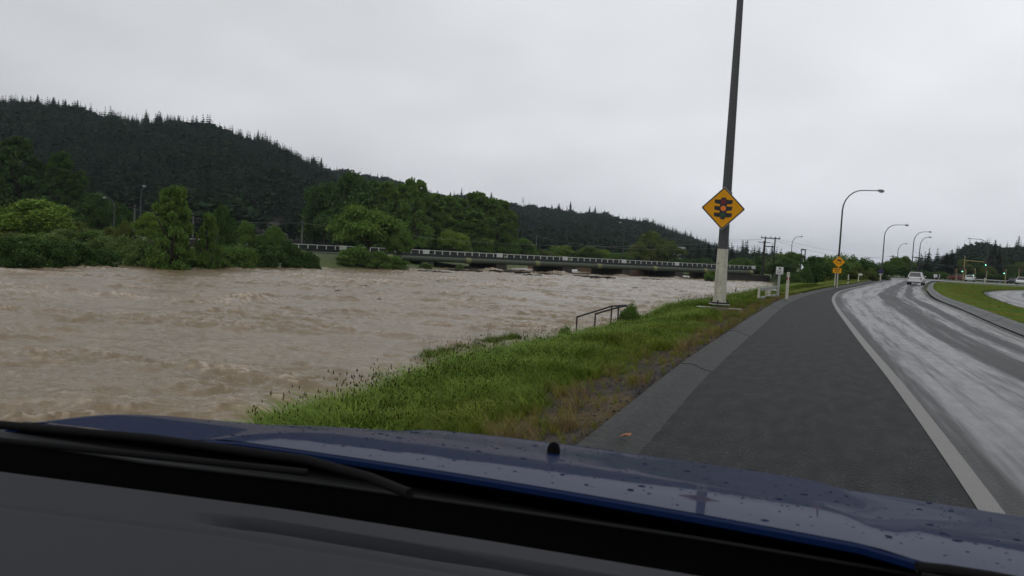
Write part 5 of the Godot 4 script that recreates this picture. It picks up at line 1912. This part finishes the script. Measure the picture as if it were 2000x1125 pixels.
# ---------------------------------------------------------------- cars
# length along z, nose towards -z
func make_car(pos: Vector3, turn: float, paint: Material, label: String, suv: bool) -> void:
	var o := thing("car", pos, label, "car", "cars at the junction" if pos.z < -140.0 else "", turn)
	var glass := mat("car_glass", lin(0.012, 0.014, 0.016), 0.08)
	var tyre := mat("tyre", lin(0.014, 0.014, 0.014), 0.85)
	var top := 1.66 if suv else 1.42
	var belt := 1.04 if suv else 0.92
	var section := func(z: float, y0: float, y1: float, w0: float, w1: float) -> Array:
		return [Vector3(-w0 * 0.9, y0, z), Vector3(-w0, y0 + 0.12, z), Vector3(-w0, lerpf(y0, y1, 0.65), z), Vector3(-w1, y1, z), Vector3(w1, y1, z), Vector3(w0, lerpf(y0, y1, 0.65), z), Vector3(w0, y0 + 0.12, z), Vector3(w0 * 0.9, y0, z)]
	var st := stnew()
	var rear := 2.15
	loft(st, [section.call(-2.2, 0.42, 0.66, 0.70, 0.60), section.call(-2.05, 0.30, 0.80, 0.84, 0.74), section.call(-1.1, 0.28, belt - 0.06, 0.89, 0.80), section.call(-0.9, 0.28, belt, 0.90, 0.82), section.call(1.6, 0.28, belt, 0.90, 0.82), section.call(2.0, 0.30, belt, 0.87, 0.80), section.call(rear, 0.38, belt - 0.10, 0.80, 0.72)], true)
	put("body", st.commit(), paint, o)
	st = stnew()
	var cab := func(z: float, y: float, w: float) -> Array:
		return [Vector3(-w, y, z), Vector3(w, y, z)]
	var lo := [Vector3(-0.80, belt - 0.01, -1.0), Vector3(0.80, belt - 0.01, -1.0), Vector3(0.78, belt - 0.01, 2.0 if suv else 1.75), Vector3(-0.78, belt - 0.01, 2.0 if suv else 1.75)]
	var hi := [Vector3(-0.60, top - 0.07, -0.25), Vector3(0.60, top - 0.07, -0.25), Vector3(0.60, top - 0.07, 1.72 if suv else 0.95), Vector3(-0.60, top - 0.07, 1.72 if suv else 0.95)]
	hexa(st, [lo[3], lo[2], lo[1], lo[0], hi[3], hi[2], hi[1], hi[0]])
	put("window_glass", st.commit(), glass, o)
	st = stnew()
	cbox(st, Vector3(0, top - 0.05, (hi[0].z + hi[2].z) / 2), Vector3(1.24, 0.11, hi[2].z - hi[0].z + 0.12), 0.045)
	put("roof", st.commit(), paint, o)
	for s in [-1, 1]:
		for q in [[lo[0], hi[0]], [lo[2], hi[2]]]:
			st = stnew()
			tube(st, [Vector3(absf(q[0].x) * s * 1.0, q[0].y, q[0].z), Vector3(absf(q[1].x) * s * 1.01, q[1].y, q[1].z)], [0.055, 0.045], 6)
			put("pillar", st.commit(), paint, o)
		for z in [-1.35, 1.35]:
			st = stnew()
			tube(st, [Vector3(s * 0.70, 0.32, z), Vector3(s * 0.91, 0.32, z)], [0.32, 0.32], 16)
			var w := put("wheel", st.commit(), tyre, o)
			st = stnew()
			tube(st, [Vector3(s * 0.90, 0.32, z), Vector3(s * 0.918, 0.32, z)], [0.2, 0.19], 12)
			put("rim", st.commit(), M["lamp_grey"], w)
		st = stnew()
		cbox(st, Vector3(s * 0.70, belt - 0.2, rear - 0.06), Vector3(0.22, 0.26, 0.12), 0.02)
		put("tail_light", st.commit(), mat("tail_red", lin(0.16, 0.01, 0.01), 0.25), o)
		st = stnew()
		cbox(st, Vector3(s * 0.60, 0.66, -2.10), Vector3(0.3, 0.14, 0.16), 0.03)
		put("headlight", st.commit(), mat("head_clear", lin(0.5, 0.5, 0.5), 0.1), o)
		st = stnew()
		cbox(st, Vector3(s * 0.98, belt + 0.08, -0.65), Vector3(0.2, 0.14, 0.1), 0.03)
		put("wing_mirror", st.commit(), paint, o)
	st = stnew()
	cbox(st, Vector3(0, 0.47, rear - 0.02), Vector3(1.5, 0.2, 0.14), 0.03)
	put("bumper", st.commit(), paint, o)
	st = stnew()
	cbox(st, Vector3(0, 0.36, rear - 0.03), Vector3(1.4, 0.1, 0.12), 0.02)
	put("bumper_skirt", st.commit(), tyre, o)
	st = stnew()
	cbox(st, Vector3(0, 0.66, rear + 0.0), Vector3(0.4, 0.12, 0.03), 0.006)
	put("number_plate", st.commit(), M["sign_white"], o)

func build_cars() -> void:
	var white := mat("car_white", lin(0.62, 0.63, 0.64), 0.25)
	white.clearcoat_enabled = true
	white.clearcoat = 0.6
	var navy := mat("car_navy", lin(0.02, 0.022, 0.04), 0.25)
	var red := mat("car_red", lin(0.13, 0.018, 0.016), 0.35)
	var p := at_y(1788, 557.5, 0.05)
	p = at_d(1789, 556, 106.0)
	p.y = rise(p.x, p.z) + 0.01
	make_car(p, -0.56, white, "white hatchback seen from behind driving round the wet bend", true)
	for q in [[1894, 553, 178.0, -0.6, white, "white saloon car stopped below the traffic signal mast", false], [1866, 549, 214.0, 0.35, red, "red car parked side on behind the signal mast", true], [1979, 552, 180.0, 2.4, navy, "dark blue car waiting near the end of the guard rail", false], [1994, 551, 176.0, 2.5, white, "white van waiting behind the dark blue car", true]]:
		p = at_d(q[0], q[1], q[2])
		p.y = land(p.x, p.z) + 0.03
		make_car(p, q[3], q[4], q[5], q[6])

# the car we look out of: forward axis turned 20 degrees from the view
var car_f := Vector3(sin(deg_to_rad(20.0)), 0, -cos(deg_to_rad(20.0)))
var car_r := Vector3(cos(deg_to_rad(20.0)), 0, sin(deg_to_rad(20.0)))
func C(f: float, r: float, y: float) -> Vector3:
	return car_f * f + car_r * r + Vector3(0, y, 0)

const MID := -0.43
func bonnet_y(f: float, r: float) -> float:
	var d := (r - MID) / 0.84
	var y := 1.03 - 0.06 * (f - 1.1) - 0.05 * (f - 1.1) * (f - 1.1)
	y -= 1.2 * pow(maxf(0.0, f - 1.85), 2.0) + 0.022 * smoothstep(1.25, 1.85, f)
	if r > MID:
		y -= 0.006 * d * d + 2.2 * pow(maxf(0.0, r - MID - 0.95), 2.0)
	else:
		y += -0.006 * d * d - 0.035 * d * d * smoothstep(1.25, 1.9, f) - 2.2 * pow(maxf(0.0, MID - r - 0.92), 2.0)
	# raised centre panel with soft creases
	y += 0.010 * (1.0 - smoothstep(0.52, 0.62, absf(r - MID) + 0.10 * (f - 1.2)))
	return y

func build_own_car() -> void:
	var paint := mat("blue_paint", lin(0.002, 0.010, 0.046), 0.45)
	paint.metallic_specular = 0.10
	paint.clearcoat_enabled = true
	paint.clearcoat = 0.25
	paint.clearcoat_roughness = 0.04
	var plastic := tri_mat("cowl_plastic", ramp_tex(95, 256, 0.2, 3, [Color(0.06, 0.062, 0.065), Color(0.09, 0.092, 0.095)]), 4.0, 0.6)
	plastic.metallic_specular = 0.25
	var rubber := mat("wiper_rubber", lin(0.004, 0.004, 0.0045), 0.8)
	rubber.metallic_specular = 0.25
	var frit_shade := mat("frit_shade_black", lin(0.0012, 0.0012, 0.0014), 0.95)  # near black: ceramic band plus the shade under the glass, put into the colour
	frit_shade.metallic_specular = 0.05
	var dash := tri_mat("dash_vinyl", ramp_tex(96, 512, 0.25, 3, [Color(0.120, 0.126, 0.145), Color(0.15, 0.156, 0.175)]), 3.0, 0.85, grey_tex(97, 512, 0.3, 2), 0.03)
	var o := thing("blue_car", C(0.5, MID, 0.0), "blue car with rain wet bonnet, wipers and dark grey dashboard", "car")
	var base := o.position
	# bonnet
	var nu := 60
	var nv := 70
	var bm := grid_mesh(nu, nv, func(i, j):
		var r := MID + lerpf(-1.02, 1.04, float(i) / (nu - 1))
		var f0 := 1.2 - 0.05 * pow((r - MID) / 0.84, 2.0)
		var f := lerpf(f0, 2.16, float(j) / (nv - 1))
		return C(f, r, bonnet_y(f, r)) - base)
	put("bonnet", bm, paint, o)
	var st := stnew()
	var rings := []
	for i in 41:
		var r := MID + lerpf(-1.02, 1.04, i / 40.0)
		var f0 := 1.2 - 0.05 * pow((r - MID) / 0.84, 2.0)
		var y := bonnet_y(f0, r)
		rings.append([C(f0, r, y - 0.001) - base, C(f0 - 0.006, r, y - 0.004) - base, C(f0 - 0.007, r, y - 0.012) - base, C(f0 + 0.01, r, y - 0.02) - base])
	loft(st, rings, false)
	put("bonnet_lip", st.commit(), paint, o)
	# nose and flanks under the bonnet
	st = stnew()
	var body := []
	for q in [[1.10, 0.86, 0.93], [1.25, 0.85, 0.95], [1.9, 0.84, 0.86], [2.2, 0.80, 0.66], [2.34, 0.70, 0.5]]:
		body.append([C(q[0], MID - q[1] - 0.16, 0.25) - base, C(q[0], MID - q[1] - 0.16, q[2]) - base, C(q[0], MID + q[1] + 0.18, q[2]) - base, C(q[0], MID + q[1] + 0.18, 0.25) - base])
	loft(st, body, true)
	put("body", st.commit(), paint, o)
	for s in [-1, 1]:
		st = stnew()
		tube(st, [C(1.55, MID + s * 0.66, 0.31) - base, C(1.55, MID + s * 0.89, 0.31) - base], [0.31, 0.31], 18)
		var w := put("wheel", st.commit(), M["tyre"], o)
		st = stnew()
		tube(st, [C(1.55, MID + s * 0.88, 0.31) - base, C(1.55, MID + s * 0.90, 0.31) - base], [0.2, 0.19], 12)
		put("rim", st.commit(), M["lamp_grey"], w)
	# scuttle panel, glass edge band with shade painted in, dashboard
	var fd := func(r: float) -> float: return ridge_lookup([[-1.5, 0.90], [-1.24, 0.955], [-0.707, 1.038], [-0.388, 1.067], [-0.107, 1.084], [0.3, 1.09], [0.7, 1.06]], r)
	var fc := func(r: float) -> float: return ridge_lookup([[-1.5, 1.04], [-1.384, 1.061], [-1.04, 1.08], [-0.767, 1.125], [-0.423, 1.16], [-0.118, 1.183], [0.2, 1.188], [0.7, 1.15]], r)
	put("scuttle_panel", grid_mesh(60, 14, func(i, j):
		var r := lerpf(-1.5, 0.7, i / 59.0)
		var t = j / 13.0
		var f: float = lerpf(fc.call(r), 1.225, t)
		return C(f, r, 1.0 - 0.012 * t + 0.0022 * sin(t * 22.0)) - base), plastic, o)
	st = stnew()
	var pts := []
	var rad := []
	for i in 30:
		var r := lerpf(-1.5, 0.7, i / 29.0)
		pts.append(C(fc.call(r), r, 1.0) - base)
		rad.append(0.0035)
	tube(st, pts, rad, 6)
	put("glass_seal", st.commit(), plastic, o)
	put("glass_edge_shade_band", grid_mesh(60, 4, func(i, j):
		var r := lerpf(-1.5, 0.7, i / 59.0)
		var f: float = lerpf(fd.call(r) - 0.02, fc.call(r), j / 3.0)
		return C(f, r, 0.985 + 0.013 * j / 3.0) - base), frit_shade, o)
	put("dashboard", grid_mesh(70, 130, func(i, j):
		var r := lerpf(-1.5, 0.75, i / 69.0)
		var t = j / 129.0
		var f: float = lerpf(fd.call(r), 0.42, t)
		var y = 1.0 - 0.03 * t - 0.16 * t * t
		y -= 0.03 * smoothstep(0.06, 0.0, t)
		# demister slot and seam
		var e: float = fd.call(r) - f
		var slot := smoothstep(-0.80, -0.70, r) * smoothstep(0.016, 0.010, absf(e - 0.095)) + 0.05 * smoothstep(0.006, 0.0, absf(e - 0.135))
		return C(f, r, y - 0.045 * slot) - base), dash, o)
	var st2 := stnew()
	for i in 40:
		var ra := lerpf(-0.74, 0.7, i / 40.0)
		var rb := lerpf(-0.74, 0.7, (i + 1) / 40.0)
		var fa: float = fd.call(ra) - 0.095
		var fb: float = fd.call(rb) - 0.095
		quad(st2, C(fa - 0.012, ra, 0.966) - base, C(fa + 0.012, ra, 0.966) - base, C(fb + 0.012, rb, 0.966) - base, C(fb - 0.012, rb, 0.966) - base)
	put("demister_slot", st2.commit(), frit_shade, o)
	# wipers
	for w in [[[[-20, 822], [300, 851], [600, 893], [720, 926], [800, 958]], [[-20, 850], [250, 878], [600, 915]], 1.062], [[[2080, 1150], [1940, 1122], [1850, 1108], [1790, 1102]], [[2080, 1172], [1920, 1140], [1800, 1118]], 1.05]]:
		var a := []
		var ra := []
		for q in w[0]:
			a.append(at_y(q[0], q[1] + 6.0, w[2]) - base)
			ra.append(0.0075)
		st = stnew()
		tube(st, a, ra, 8)
		var arm := put("wiper", st.commit(), rubber, o)
		a = []
		ra = []
		for q in w[1]:
			a.append(at_y(q[0], q[1] + 8.0, w[2] - 0.006) - base)
			ra.append(0.0055)
		st = stnew()
		tube(st, a, ra, 8)
		put("wiper_blade", st.commit(), rubber, arm)
	# washer jet near the front edge
	var j := C(1.62, -0.475, bonnet_y(1.62, -0.475) + 0.002) - base
	st = stnew()
	tube(st, [j + Vector3(0, -0.05, 0), j + Vector3(0, 0.008, 0), j + Vector3(0, 0.018, 0), j + Vector3(0, 0.022, 0)], [0.015, 0.014, 0.010, 0.003], 12)
	put("washer_jet", st.commit(), rubber, o)
	# rain beads
	var drop := stnew()
	var rr := []
	for k in 4:
		var ring := []
		var a := PI / 2 * k / 4.0
		for i in 9:
			ring.append(Vector3(cos(TAU * i / 9) * cos(a), sin(a) * 0.42, sin(TAU * i / 9) * cos(a)))
		rr.append(ring)
	rr.append([Vector3(0, 0.42, 0), Vector3(0, 0.42, 0), Vector3(0, 0.42, 0), Vector3(0, 0.42, 0), Vector3(0, 0.42, 0), Vector3(0, 0.42, 0), Vector3(0, 0.42, 0), Vector3(0, 0.42, 0), Vector3(0, 0.42, 0)])
	for k in 4:
		for i in 9:
			var n := (i + 1) % 9
			for v in [rr[k][i], rr[k][n], rr[k + 1][i], rr[k + 1][i], rr[k][n], rr[k + 1][n]]:
				drop.set_normal(v.normalized())
				drop.add_vertex(v)
	var mm := MultiMesh.new()
	mm.transform_format = MultiMesh.TRANSFORM_3D
	mm.mesh = drop.commit()
	mm.instance_count = 900
	for k in 900:
		var f := lerpf(1.22, 1.98, rng.randf())
		var r := MID + rng.randf_range(-0.8, 0.8)
		var s := rng.randf_range(0.0008, 0.0028) * (2.2 if rng.randf() < 0.12 else 1.0)
		mm.set_instance_transform(k, Transform3D(Basis().scaled(Vector3(s * rng.randf_range(0.9, 1.6), s, s)), C(f, r, bonnet_y(f, r) - 0.0003) - base))
	var mi := MultiMeshInstance3D.new()
	mi.multimesh = mm
	mi.material_override = paint
	mi.name = "rain_beads"
	mi.set_meta("kind", "stuff")
	o.add_child(mi, true)
